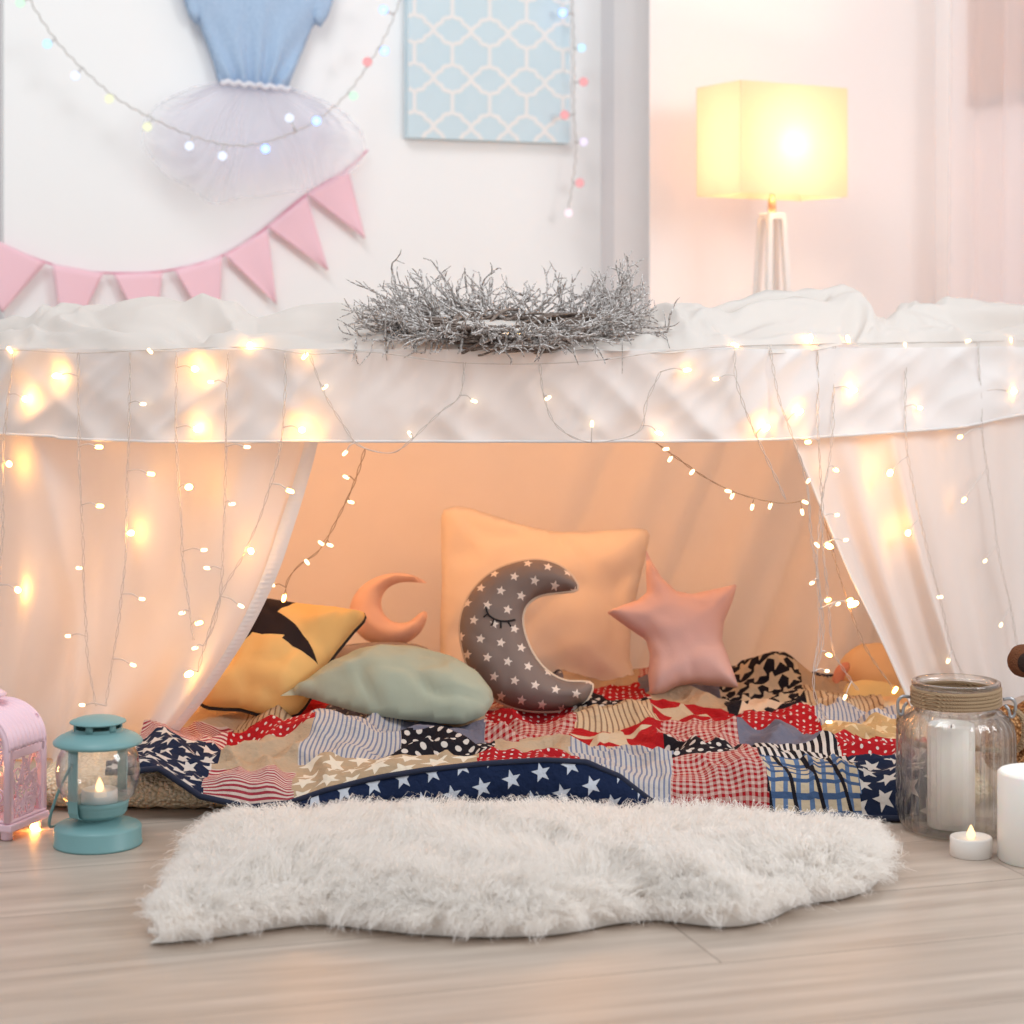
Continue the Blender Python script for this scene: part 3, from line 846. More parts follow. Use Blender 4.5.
def build_quilt():
    nu, nv = 380, 300; pw = (QX1-QX0)/9; drop = .085; Lt = drop+(QY1-QY0)
    V = []; UV = []
    ph = Lt/7
    def hgt(x, y):
        h = .052+.012*n3(x*3.1, y*3.1, 1)+.016*max(0, 1-abs(n3(x*5.5+y*2, y*6, 3))*4.0)
        h += .013*(1-abs(n3(x*11-y*6, y*11, 6))*2.6)
        h += .006*n3(x*30, y*22, 8)+.007*max(0, 1-abs(n3(x*14+y*9, y*7-x*3, 31))*5)
        h += .050*math.exp(-((x-.43)/.06)**2-((y-3.28)/.045)**2)
        h += .030*math.exp(-((x+.27)/.07)**2-((y-2.83)/.07)**2)
        h += .022*math.exp(-((x-.17)/.09)**2-((y-3.02)/.05)**2)
        return max(.047, h)
    ED = []
    for j in range(nv+1):
        t = Lt*j/nv
        for i in range(nu+1):
            s = (QX1-QX0)*i/nu; x = QX0+s
            px = CX+x/2.66*F
            yf = 2.640+.018*n3(x*6, 0, 4)
            zf = CZ-(np.interp(px, fp[:, 0], fp[:, 1])-HY)/F*yf
            zf = max(.006, min(.085, zf))
            if t < drop:
                k = t/drop; k2 = k*k*(3-2*k)
                y = yf+(QY0+.03-yf)*k
                hz = hgt(x, QY0+.03)
                z = zf+(hz-zf)*math.sin(k*PI/2)+.010*math.sin(k*PI)*(.5+n3(x*12, k*2, 2))
            else:
                y = QY0+.03+(QY1-QY0-.03)*(t-drop)/(Lt-drop)
                z = hgt(x, y)
            V.append((x+.012*n3(y*5, x*4, 3)+.010*n3(y*14, x*9, 5), y, z)); UV.append((s, t))
        if j == 0: ED = V[:]
    mi = []
    for j in range(nv):
        for i in range(nu):
            s = (QX1-QX0)*(i+.5)/nu; t = Lt*(j+.5)/nv
            s2 = s+.010*n3(s*7, t*7, 2); t2 = t+.016*n3(s*6, t*5, 7)
            c = min(8, max(0, int(s2/pw+.0))); 
            r = min(6, max(0, int((t2+(.03*(c % 2)-.015))/ph)))
            mi.append(PK.index(rows[r][c]))
    o = mk('patchwork_quilt', V, grid_faces(nu+1, nv+1), PM, uv=UV, mi=mi, loc=(0, 3.0, 0))
    tag(o, 'patchwork quilt of red, navy and tan patches spread over the tent floor', 'quilt')
    # seams: quilting reads through the mesh creases; dark binding along the front edge
    mk('binding', *tube(np.array(ED)+np.array([0, -.002, 0]), .0042, 6), simple('navy_binding', lin(24, 32, 56), .85), o)
    # turned-up lining along the front
    W = []; U2 = []; n2 = 120
    for j in range(13):
        v = j/12
        for i in range(n2+1):
            px = 255+(690-255)*i/n2
            x = (px-CX)/F*2.64; yf = 2.640+.018*n3(x*6, 0, 4)
            zf = CZ-(np.interp(px, fp[:, 0], fp[:, 1])-HY)/F*yf; zf = max(.006, min(.085, zf))
            z = zf*(1-v)+.003*v
            W.append((x, yf-.003-.016*math.sin(v*PI*.9)+.006*math.sin(px*.05+v*2)*v, z)); U2.append((x, z*1.3+v*.02))
    ln = mk('lining', W, grid_faces(n2+1, 13), fab('navy_star_lining', f_star(lin(24, 38, 70), lin(206, 210, 220), .040, .33, .25)), o, uv=U2)
    ln['label'] = 'turned-up navy lining printed with white stars'
build_quilt()

# --- cushions
def build_cushions():
    # large white pillow against the back sheet
    out = [(441, 520), (447, 508), (470, 508), (520, 524), (560, 532), (610, 530), (646, 529), (648, 545), (640, 580), (632, 620), (630, 660), (634, 690), (580, 694), (520, 690), (470, 690), (446, 692), (440, 640), (442, 580)]
    cushion('square_pillow', lean_plane(540, 690, 3.34, 22), out, .045, .10, .010, cloth('cream_white_cotton', lin(246, 230, 212), .1, (700, .2)), 'large plain white square pillow leaning against the back sheet', 'pillow', wr=.010, wf=9, seed=2, smooth_out=2, pw=.75)
    # small peach moon at the back
    moon = [(427, 583), (412, 575), (394, 573), (374, 578), (358, 590), (350, 606), (352, 624), (364, 639), (384, 646), (404, 644), (420, 633), (427, 618), (426, 611), (420, 613), (408, 622), (394, 622), (384, 614), (381, 602), (386, 590), (398, 583), (412, 582)]
    cushion('moon_cushion', lean_plane(388, 662, 3.36, 18), moon, .030, .030, .007, cloth('peach_felt_cushion', lin(240, 200, 180), .05, (500, .3)), 'small plain peach crescent moon cushion by the back sheet', 'cushion', wr=.003, wf=22, seed=5, smooth_out=4)
    # added cushion propping the small moon, its grey standing for a shadowy patch
    gc = [(336, 650), (352, 644), (384, 642), (416, 644), (432, 652), (436, 672), (430, 694), (400, 700), (366, 700), (340, 694), (334, 672)]
    cushion('cushion', lean_plane(386, 702, 3.22, 30), gc, .030, .06, .009, cloth('shadow_grey_cotton', lin(150, 138, 134), 0, (700, .25)), 'added shadow-grey cushion mostly hidden behind the sage pillow, under the peach moon', 'cushion', wr=.004, wf=16, seed=31, smooth_out=2)
    # grey moon with stars
    g = [(577, 589), (573, 578), (560, 566), (540, 560), (518, 562), (496, 570), (478, 584), (466, 602), (460, 625), (463, 650), (472, 675), (488, 694), (510, 706), (535, 711), (562, 710), (582, 704), (590, 694), (592, 684), (582, 682), (565, 681), (548, 672), (534, 656), (525, 636), (522, 618), (527, 604), (540, 595), (558, 592)]
    t = NT('grey_star_cotton'); u, v = t.uv()
    x, y = t.cells(u, v, .032, .026, .5, -.2)
    c = t.mix(t.star(x, t.ma('MULTIPLY', y, .82), .24, .11), lin(138, 124, 118), lin(240, 226, 214))
    gm = t.done(t.pbr(c, .85, t.bump(t.noise(700, 3), .25, .0008), Specular_IOR_Level=.1))
    pl = lean_plane(530, 712, 3.08, 14)
    o, surf, rs = cushion('moon_cushion', pl, g, .045, .040, .006, gm, 'grey crescent moon cushion with white stars and a closed sleeping eye', 'cushion', wr=.003, wf=20, seed=8, smooth_out=4)
    mk('seam_piping', *tube([pl.w(p[0], p[1], -.004) for p in rs], .0032, 6, closed=True), simple('cream_piping', lin(226, 206, 184), .8), o)
    lid = catmull([pl.hit(*p) for p in [(486, 610), (489, 618), (497, 623), (506, 624), (515, 622)]], 5)
    bits = [tube([surf(*q, .0012) for q in lid], .0016, 5)]
    for a, b in (((488, 617), (484, 620)), ((494, 622), (492, 629)), ((501, 624), (501, 631)), ((508, 624), (511, 629))):
        A = np.array(pl.hit(*a)); B = np.array(pl.hit(*b))
        bits.append(tube([surf(*(A+(B-A)*k/4), .0012) for k in range(5)], .0014, 5))
    mk('closed_eye', *join(*bits), simple('black_thread', lin(22, 20, 24), .7), o)
    # pink star
    st = [(646, 550), (652, 562), (662, 578), (676, 591), (692, 594), (715, 589), (737, 584), (733, 600), (724, 622), (722, 640), (730, 662), (739, 688), (715, 686), (695, 684), (678, 686), (662, 694), (650, 696), (648, 676), (650, 655), (646, 640), (628, 628), (606, 612), (622, 605), (638, 600), (647, 592), (646, 572)]
    cushion('star_cushion', lean_plane(690, 696, 3.20, 16), st, .040, .045, .007, cloth('dusty_pink_felt', lin(234, 196, 190), .05, (450, .35)), 'dusty pink five-pointed star cushion leaning on the white pillow', 'cushion', wr=.004, wf=18, seed=11)
    # yellow pillow with black star
    t = NT('yellow_star_print'); u, v = t.uv()
    pl = lean_plane(275, 718, 3.00, 38, 8)
    c0 = np.array(pl.hit(247, 632))
    def poly(pts):
        k = None; pts = [np.array(pl.hit(*p)) for p in pts]
        for i in range(len(pts)):
            a, b = pts[i], pts[(i+1) % len(pts)]; d = b-a
            e = t.ma('SUBTRACT', t.ma('MULTIPLY', t.ma('SUBTRACT', v, float(a[1])), float(d[0])), t.ma('MULTIPLY', t.ma('SUBTRACT', u, float(a[0])), float(d[1])))
            s = t.ma('LESS_THAN', e, 0.0)
            k = s if k is None else t.ma('MULTIPLY', k, s)
        return k
    ka = poly([(180, 590), (262, 590), (296, 604), (277, 624), (250, 650), (222, 674), (180, 674)])
    kb = poly([(277, 624), (294, 636), (281, 654), (262, 650), (250, 650)])
    kc = poly([(294, 636), (308, 652), (318, 670), (300, 662), (281, 654)])
    kk = t.ma('MAXIMUM', t.ma('MAXIMUM', ka, kb), kc)
    ym = t.done(t.pbr(t.mix(kk, lin(238, 196, 128), lin(46, 38, 40)), .85, t.bump(t.noise(700, 3), .25, .0008), Specular_IOR_Level=.1))
    out = [(222, 618), (250, 602), (268, 599), (292, 602), (330, 607), (366, 613), (354, 630), (336, 652), (322, 672), (312, 694), (297, 714), (270, 716), (240, 708), (206, 706), (196, 690), (204, 650)]
    o, surf, rs = cushion('square_pillow', pl, out, .050, .075, .008, ym, 'yellow pillow printed with a large black star, slumped at the left', 'pillow', wr=.010, wf=14, seed=14, smooth_out=2, pw=.75)
    mk('seam_trim', *tube([pl.w(p[0], p[1], -.006) for p in rs], .0028, 6, closed=True), simple('black_trim', lin(34, 28, 30), .8), o)
    # sage pillow lying flat
    out = [(280, 696), (300, 684), (330, 662), (356, 650), (385, 645), (420, 647), (455, 658), (478, 672), (492, 690), (494, 702), (484, 716), (462, 724), (440, 723), (400, 719), (360, 713), (325, 703), (300, 695)]
    cushion('square_pillow', lean_plane(395, 722, 2.93, 52, -3), out, .046, .085, .008, cloth('sage_green_cotton', lin(168, 174, 156), .0, (700, .25)), 'sage green pillow lying flat in front of the yellow one', 'pillow', wr=.010, wf=13, seed=21, smooth_out=1, pw=.8)
    # plush toy on the right
    c = P(868, 678, 3.28)
    root = thing('plush_toy', (c[0], c[1], c[2]-.06), 'round cream plush toy half hidden behind the right side curtain', 'plush toy')
    fz = cloth('cream_plush', lin(238, 198, 150), .1, (400, .6)); pk = cloth('peach_plush', lin(226, 150, 120), .1, (400, .5))
    mk('head', *ellipsoid(P(876, 678, 3.34), (.066, .055, .058), 28, 18, .08, 2), fz, root)
    mk('body', *ellipsoid(P(872, 703, 3.24), (.060, .052, .036), 28, 18, .10, 4), cloth('pale_yellow_plush', lin(240, 212, 150), .1, (400, .6)), root)
    mk('paw', *ellipsoid(P(892, 709, 3.18), (.040, .036, .020), 22, 14, .10, 6), fz, root)
    cushion('ear', lean_plane(842, 692, 3.27, 10, -20), [(832, 686), (834, 672), (840, 664), (848, 662), (850, 668), (845, 676), (841, 690)], .012, .015, .004, pk, parent=root, smooth_out=3)
build_cushions()

# ================================================================== FUR RUG
def build_rug():
    base_px = [(150, 946), (210, 941), (270, 932), (320, 927), (370, 932), (430, 938), (490, 940), (560, 937), (620, 926), (660, 923), (700, 928), (740, 929), (775, 920), (800, 908), (845, 901), (872, 890), (882, 874), (876, 856), (856, 843)]
    front = [floor_pt(*p)[:2] for p in base_px]
    back = [(.40, 2.475), (.28, 2.510), (.10, 2.545), (-.10, 2.545), (-.25, 2.535), (-.36, 2.505), (-.385, 2.44), (-.380, 2.36), (-.378, 2.25), (-.376, 2.14)]
    out = catmull(np.array([(*p,) for p in front]+back), 4, True)
    V, Fc, uv, rs = inflate(out, .020, .03, .016, wr=.003, wf=20, back=.0)
    W = np.array([(v[0], v[1], .006+max(0, v[2])) if True else v for v in V])
    c = out.mean(0)
    root = thing('fur_rug', (c[0], c[1], 0), 'fluffy white faux fur rug lying on the wood floor before the quilt', 'rug')
    isl = np.array([(v[0], v[1], max(.001, .003+v[2])) for v in V])
    mk('backing', isl, Fc, simple('white_felt_backing', lin(238, 230, 222), .95), root)
    # pile: clumped strands as narrow ribbons
    rs = np.array(rs); nx = np.roll(rs, -1, 0); d = nx-rs
    def inside(Q):
        y0 = rs[None, :, 1]; y1 = nx[None, :, 1]; qy = Q[:, None, 1]
        cc = (y0 > qy) != (y1 > qy)
        xi = rs[None, :, 0]+(qy-y0)/np.where(np.abs(y1-y0) < 1e-12, 1e-12, y1-y0)*(nx[None, :, 0]-rs[None, :, 0])
        return (cc & (Q[:, None, 0] < xi)).sum(1) % 2 == 1
    def edge(Q):
        t = np.clip(((Q[:, None]-rs[None])*d[None]).sum(2)/(d*d).sum(1)[None], 0, 1)
        c = rs[None]+t[..., None]*d[None]; D = np.linalg.norm(Q[:, None]-c, axis=2); k = D.argmin(1)
        return D.min(1), c[np.arange(len(Q)), k]
    lo, hi = rs.min(0), rs.max(0)
    Q = rng.random((7600, 2))*(hi-lo)+lo; Q = Q[inside(Q)]
    De, near = edge(Q)
    Q = Q[De > .004]; near = near[De > .004]; De = De[De > .004]
    nC = len(Q)
    outw = near-Q; outw /= np.linalg.norm(outw, axis=1)[:, None]+1e-9
    ang = np.array([2.2*PI*n3(q[0]*5, q[1]*5, 2)+1.2*n3(q[0]*16, q[1]*16, 7) for q in Q])
    flow = np.c_[np.cos(ang), np.sin(ang)]*1.0+np.array([0, -.25])
    e = np.clip(1-De/.07, 0, 1)[:, None]
    frontness = np.clip(-outw[:, 1], 0, 1)[:, None]
    dirc = flow*(1-e*.75)+outw*e*1.1
    dirc /= np.linalg.norm(dirc, axis=1)[:, None]+1e-9
    K = 30; S = 5
    backn = np.clip(outw[:, 1], 0, 1)
    L = rng.uniform(.038, .062, nC)*(1-.35*e[:, 0]*(1-.6*backn))
    lean = rng.uniform(.45, .95, nC)
    VV = np.zeros((nC, K, S, 2, 3), np.float32)
    ts = np.linspace(0, 1, S)
    for k in range(K):
        jit = rng.normal(0, .0085, (nC, 2)); root_ = Q+jit
        tipd = dirc+rng.normal(0, .13, (nC, 2))
        Lk = L*rng.uniform(.75, 1.1, nC); ln = np.clip(lean+rng.normal(0, .12, nC), .2, 1.15)
        hz = np.sqrt(np.clip(1-np.minimum(ln, .97)**2, .05, 1))*Lk*.85
        tip = Q+jit*.25+tipd*(Lk*ln)[:, None]
        z0 = .004+.020*np.sqrt(np.clip(1-(1-np.clip(De/.03, 0, 1))**2, 0, 1))
        droop = (e*(.5+.5*frontness))[:, 0]
        curl = rng.normal(0, .006, (nC, 2))
        for s, t in enumerate(ts):
            xy = root_*(1-t)+tip*t+curl*math.sin(t*PI)
            z = z0+hz*(math.sin(t*PI*.62)*1.05)*(1-.65*droop)-droop*.012*t*t
            z = np.maximum(z, .0025)
            a = rng.random(nC)*0+ang+k*1.7
            wdt = .00062*(1-.80*t)+.00006
            off = np.c_[np.cos(a), np.sin(a)]*wdt
            VV[:, k, s, 0, :2] = xy+off; VV[:, k, s, 1, :2] = xy-off
            VV[:, k, s, 0, 2] = z; VV[:, k, s, 1, 2] = z+wdt*.5
    nS = nC*K
    b = (np.arange(nS)*S*2)[:, None, None]; s = (np.arange(S-1)*2)[None, :, None]
    faces = (b+s+np.array([0, 1, 3, 2])[None, None, :]).reshape(-1, 4)
    t = NT('white_fur_pile')
    df = t.n('ShaderNodeBsdfDiffuse'); t.set(df.inputs[0], (.985, .958, .93))
    tr = t.n('ShaderNodeBsdfTranslucent'); t.set(tr.inputs[0], (.985, .958, .93))
    mx = t.n('ShaderNodeMixShader'); mx.inputs[0].default_value = .6
    t.t.links.new(df.outputs[0], mx.inputs[1]); t.t.links.new(tr.outputs[0], mx.inputs[2])
    mk('pile', VV.reshape(-1, 3), faces, t.done(mx.outputs[0]), root, kind='stuff')
build_rug()

# ================================================================== LANTERNS, JAR, CANDLES
M['teal'] = simple('teal_enamel', lin(116, 158, 160), .42, (40, .05))
M['wax'] = NT('ivory_wax'); _t = M['wax']; M['wax'] = _t.done(_t.pbr(lin(244, 238, 232), .45, None, Subsurface_Weight=.25, Subsurface_Scale=.01))
M['led_case'] = simple('white_plastic', lin(240, 234, 228), .4)
M['flame'] = emis('warm_flame_bulb', (1, .62, .30), 2.6)
def thin_glass(name, clear, tint=(1, 1, 1)):
    t = NT(name); g = t.n('ShaderNodeBsdfGlass'); t.set(g.inputs[0], tint); g.inputs['Roughness'].default_value = .0
    tp = t.n('ShaderNodeBsdfTransparent'); lw2 = t.n('ShaderNodeLayerWeight'); lw2.inputs[0].default_value = .5; t.set(tp.inputs[0], t.mix(t.ma('MULTIPLY', t.ma('POWER', lw2.outputs['Facing'], 2.2), 1.0 if tint[2] < 1 else .25), tint, (.42, .35, .30))); gl = t.n('ShaderNodeBsdfGlossy'); gl.inputs['Roughness'].default_value = .05  # dark refraction painted as a brown transmission colour towards grazing angles
    fr = t.n('ShaderNodeLayerWeight'); fr.inputs[0].default_value = .5; fz = t.ma('ADD', .03, t.ma('MULTIPLY', t.ma('POWER', fr.outputs['Facing'], 2.4), .85))
    a = t.n('ShaderNodeMixShader'); t.set(a.inputs[0], fz); t.t.links.new(tp.outputs[0], a.inputs[1]); t.t.links.new(gl.outputs[0], a.inputs[2])
    b = t.n('ShaderNodeMixShader'); b.inputs[0].default_value = clear; t.t.links.new(g.outputs[0], b.inputs[1]); t.t.links.new(a.outputs[0], b.inputs[2])
    return t.done(b.outputs[0])
M['glass'] = thin_glass('clear_glass', .9); M['jar'] = thin_glass('ribbed_jar_glass', .80, (.985, .98, .97))
def tealight(c, r, h, label, group=None):
    root = thing('tealight', c, label, 'candle', 'lit white tealights')
    mk('case', *lathe(c, [(r*.96, 0), (r, .001), (r, h-.0015), (r*.96, h), (r*.88, h), (r*.84, h-.0025), (r*.2, h-.003)], 40), M['led_case'], root)
    z = c[2]+h-.004
    mk('flame', *lathe((c[0], c[1], z), [(.002, 0), (.0046, .003), (.0054, .006), (.0045, .010), (.0024, .0145), (.0006, .018)], 16), M['flame'], root)
    return root
def lantern_teal():
    cx, cy = P(98, 0, 2.53)[:2]; c = (cx, cy, 0)
    root = thing('lantern', c, 'teal metal railroad-style lantern with round base and clear globe', 'lantern')
    mk('base', *lathe(c, [(.0545, 0), (.0555, .001), (.0555, .003), (.0545, .004), (.0545, .022), (.0525, .0245), (.040, .0285), (.029, .0315), (.0245, .033), (.0235, .0345), (.026, .036)], 56), M['teal'], root)
    mk('burner_cup', *lathe(c, [(.026, .0345), (.0335, .0385), (.0365, .0425), (.0355, .0445), (.0378, .047), (.0368, .049), (.0385, .0515), (.0395, .0575), (.0380, .058), (.0355, .0530), (.01, .0520)], 48, cap1=True), M['teal'], root)
    gl = [(.036, .054), (.046, .063), (.0515, .078), (.053, .094), (.0505, .112), (.043, .126), (.040, .130)]
    mk('glass_globe', *lathe(c, gl+[(r-.0012, z) for r, z in gl[::-1]], 48, False, False), M['glass'], root)
    brim = [(.036, .126), (.052, .1265), (.0555, .128), (.0560, .1295), (.0555, .1315), (.050, .1360), (.036, .1425), (.030, .1440), (.0295, .1475), (.028, .1475), (.028, .142), (.0, .141)]
    mk('brim', *lathe(c, brim, 56), M['teal'], root)
    mk('cap', *lathe(c, [(.001, .1535), (.033, .1535), (.0355, .1545), (.0345, .1560), (.025, .1595), (.012, .1615), (.001, .162)], 48), M['teal'], root)
    bits = []
    for k in range(6):
        a = k*PI/3+.35; bits.append(box((cx+.0285*math.cos(a), cy+.0285*math.sin(a), .1495), (.003, .009, .0105), a))
    mk('vent_post', *join(*bits), M['teal'], root)
    for a in (math.radians(236), math.radians(56)):
        e = np.array([math.cos(a), math.sin(a), 0]); f = np.array([-e[1], e[0], 0]); C = np.array(c)
        prof = [(.0405, .129), (.0410, .10), (.0410, .056), (.0408, .047), (.0385, .041), (.034, .0385)]
        V = []
        for r, z in prof:
            for s, t in ((-1, 0), (1, 0), (1, 1), (-1, 1)):
                V.append(C+e*(r+.0018*t+.001)+f*s*.0078+np.array([0, 0, z]))
        mk('upright', V, grid_faces(4, len(prof), True)+[(3, 2, 1, 0), tuple(len(prof)*4-4+k for k in range(4))], M['teal'], root, smooth=False)
    pv = []
    for a in (math.radians(236), math.radians(56)):
        e = np.array([math.cos(a), math.sin(a), 0]); pv.append(np.array(c)+e*.0455+np.array([0, 0, .108]))
    mid = np.array([cx-.053, cy+.032, .022])
    L = [pv[0], pv[0]*.5+(mid+np.array([-.006, -.028, 0]))*.5+np.array([-.006, 0, .0]), mid+np.array([-.010, -.026, 0]), mid+np.array([0, .012, -.004]), mid+np.array([.032, .036, .008]), pv[1]*.55+mid*.45+np.array([.03, .035, 0]), pv[1]]
    mk('handle', *tube(catmull(L, 8), .0019, 8), M['teal'], root)
    tealight((cx+.002, cy, .0522), .0225, .0175, 'white tealight with a glowing flame inside the teal lantern')
lantern_teal()

def lantern_pink():
    fr = floor_pt(10, 842); bk = floor_pt(45.5, 827)
    e = np.array([bk[0]-fr[0], bk[1]-fr[1], 0]); D = np.linalg.norm(e); e /= D          # along the side face
    f = np.array([-e[1], e[0], 0]); f = f if f[0] < 0 else -f                             # along the front face, to the left
    W = .118; Hs = .102; rise = .052
    o = np.array([fr[0], fr[1], 0])
    C = o+f*W/2+e*D/2
    root = thing('lantern', C, 'pink metal lantern with cut-out scrollwork sides and arched roof', 'lantern')
    pm = simple('pale_pink_enamel', lin(238, 204, 216), .4); up = np.array([0, 0, 1.0]); z0 = .012
    def pt(a, b, z): return o+f*a+e*b+up*z
    def obox(a0, a1, b0, b1, za, zb):
        V = [pt(a, b, z) for z in (za, zb) for b in (b0, b1) for a in (a0, a1)]
        return np.array(V), [(0, 2, 3, 1), (4, 5, 7, 6), (0, 1, 5, 4), (2, 6, 7, 3), (0, 4, 6, 2), (1, 3, 7, 5)]
    bevel(mk('base', *join(obox(-.004, W+.004, -.004, D+.004, z0, z0+.010), obox(-.001, W+.001, -.001, D+.001, z0+.010, z0+.014)), pm, root, smooth=False), .002)
    for a in (.010, W-.010):
        for b in (.008, D-.008):
            mk('foot', *lathe(pt(a, b, 0), [(.006, 0), (.008, .002), (.008, .010), (.009, .013)], 16), pm, root)
    zt = z0+Hs
    posts = []
    for a in (0, W-.009):
        for b in (0, D-.009): posts.append(obox(a, a+.009, b, b+.009, z0+.012, zt))
    posts += [obox(0, .006, 0, D, zt-.012, zt), obox(W-.006, W, 0, D, zt-.012, zt)]
    for k, q in enumerate(posts): bevel(mk('post' if k < 4 else 'rail', *q, pm, root, smooth=False), .0012)
    # barrel roof with ribs
    n = 40; V = []; nb = 61
    for k in range(n+1):
        th = PI*k/n; ca = W/2*(1-math.cos(th)); cz = rise*math.sin(th)**.9 if 0 < k < n else 0
        for j in range(nb):
            b = -.003+(D+.006)*j/(nb-1); r = .0012*math.sin(j*1.0)
            nx_, nz_ = -math.cos(th), math.sin(th)
            V.append(pt(ca+nx_*r, b, zt+cz+nz_*r))
    ro = mk('roof', V, grid_faces(nb, n+1), pm, root); m = ro.modifiers.new('t', 'SOLIDIFY'); m.thickness = .002
    # arches front and back
    for b in (0, D):
        A = [pt(.004, b, z0+.012)]+[pt(W/2-(W/2-.004)*math.cos(PI*k/24), b, zt+(rise-.004)*math.sin(PI*k/24)) for k in range(25)]+[pt(W-.004, b, z0+.012)]
        mk('arch', *tube(A, .0050, 8), pm, root)
    # scrollwork
    def scroll(face, a0, a1, za, zb, seed):
        r = random.Random(seed); bits = []
        for k in range(16):
            ca = a0+(a1-a0)*r.random(); cz = za+(zb-za)*r.random(); R = r.uniform(.007, .015); s = r.choice((-1, 1)); ph = r.uniform(0, 6)
            q = []
            for i in range(26):
                t = i/25; rad = R*(1-.75*t); th = ph+s*t*2.2*2*PI*.8
                a = min(max(ca+rad*math.cos(th), a0), a1); z = min(max(cz+rad*math.sin(th), za), zb)
                q.append(face(a, z))
            bits.append(tube(q, .0013, 5))
        for k in range(5):
            x = a0+(a1-a0)*(k+.5)/5
            q = [face(x+(a1-a0)*.10*math.sin(i/9*2*PI+k*2), za+(zb-za)*i/9) for i in range(10)]
            bits.append(tube(catmull(q, 3), .0015, 5))
        return join(*bits)
    for k, (fc, a0, a1, za, zb) in enumerate(((lambda a, z: pt(.003, a, z), .009, D-.009, z0+.015, zt-.012), (lambda a, z: pt(W-.003, a, z), .009, D-.009, z0+.015, zt-.012),
                           (lambda a, z: pt(a, .002, z), .010, W-.010, z0+.015, zt+.034), (lambda a, z: pt(a, D-.002, z), .010, W-.010, z0+.015, zt+.034))):
        mk('scroll_panel', *scroll(fc, a0, a1, za, zb, 40+k), pm, root)
    ct = C+up*(zt+rise)
    mk('chimney', *lathe(ct-up*.004, [(.014, 0), (.014, .012), (.022, .013), (.023, .016), (.015, .021), (.006, .0245), (.003, .026)], 28), pm, root)
    g = C+up*(z0+.014)
    cd = thing('pillar_candle', g, 'small glowing candle standing inside the pink lantern', 'candle')
    mk('wax', *lathe(g, [(.020, 0), (.021, .002), (.021, .045), (.019, .047), (.004, .046)], 28), M['wax'], cd)
    mk('flame', *lathe(g+up*.046, [(.002, 0), (.0055, .004), (.0055, .008), (.003, .015), (.0006, .02)], 14), emis('lantern_flame', (1, .55, .2), 40), cd)
lantern_pink()

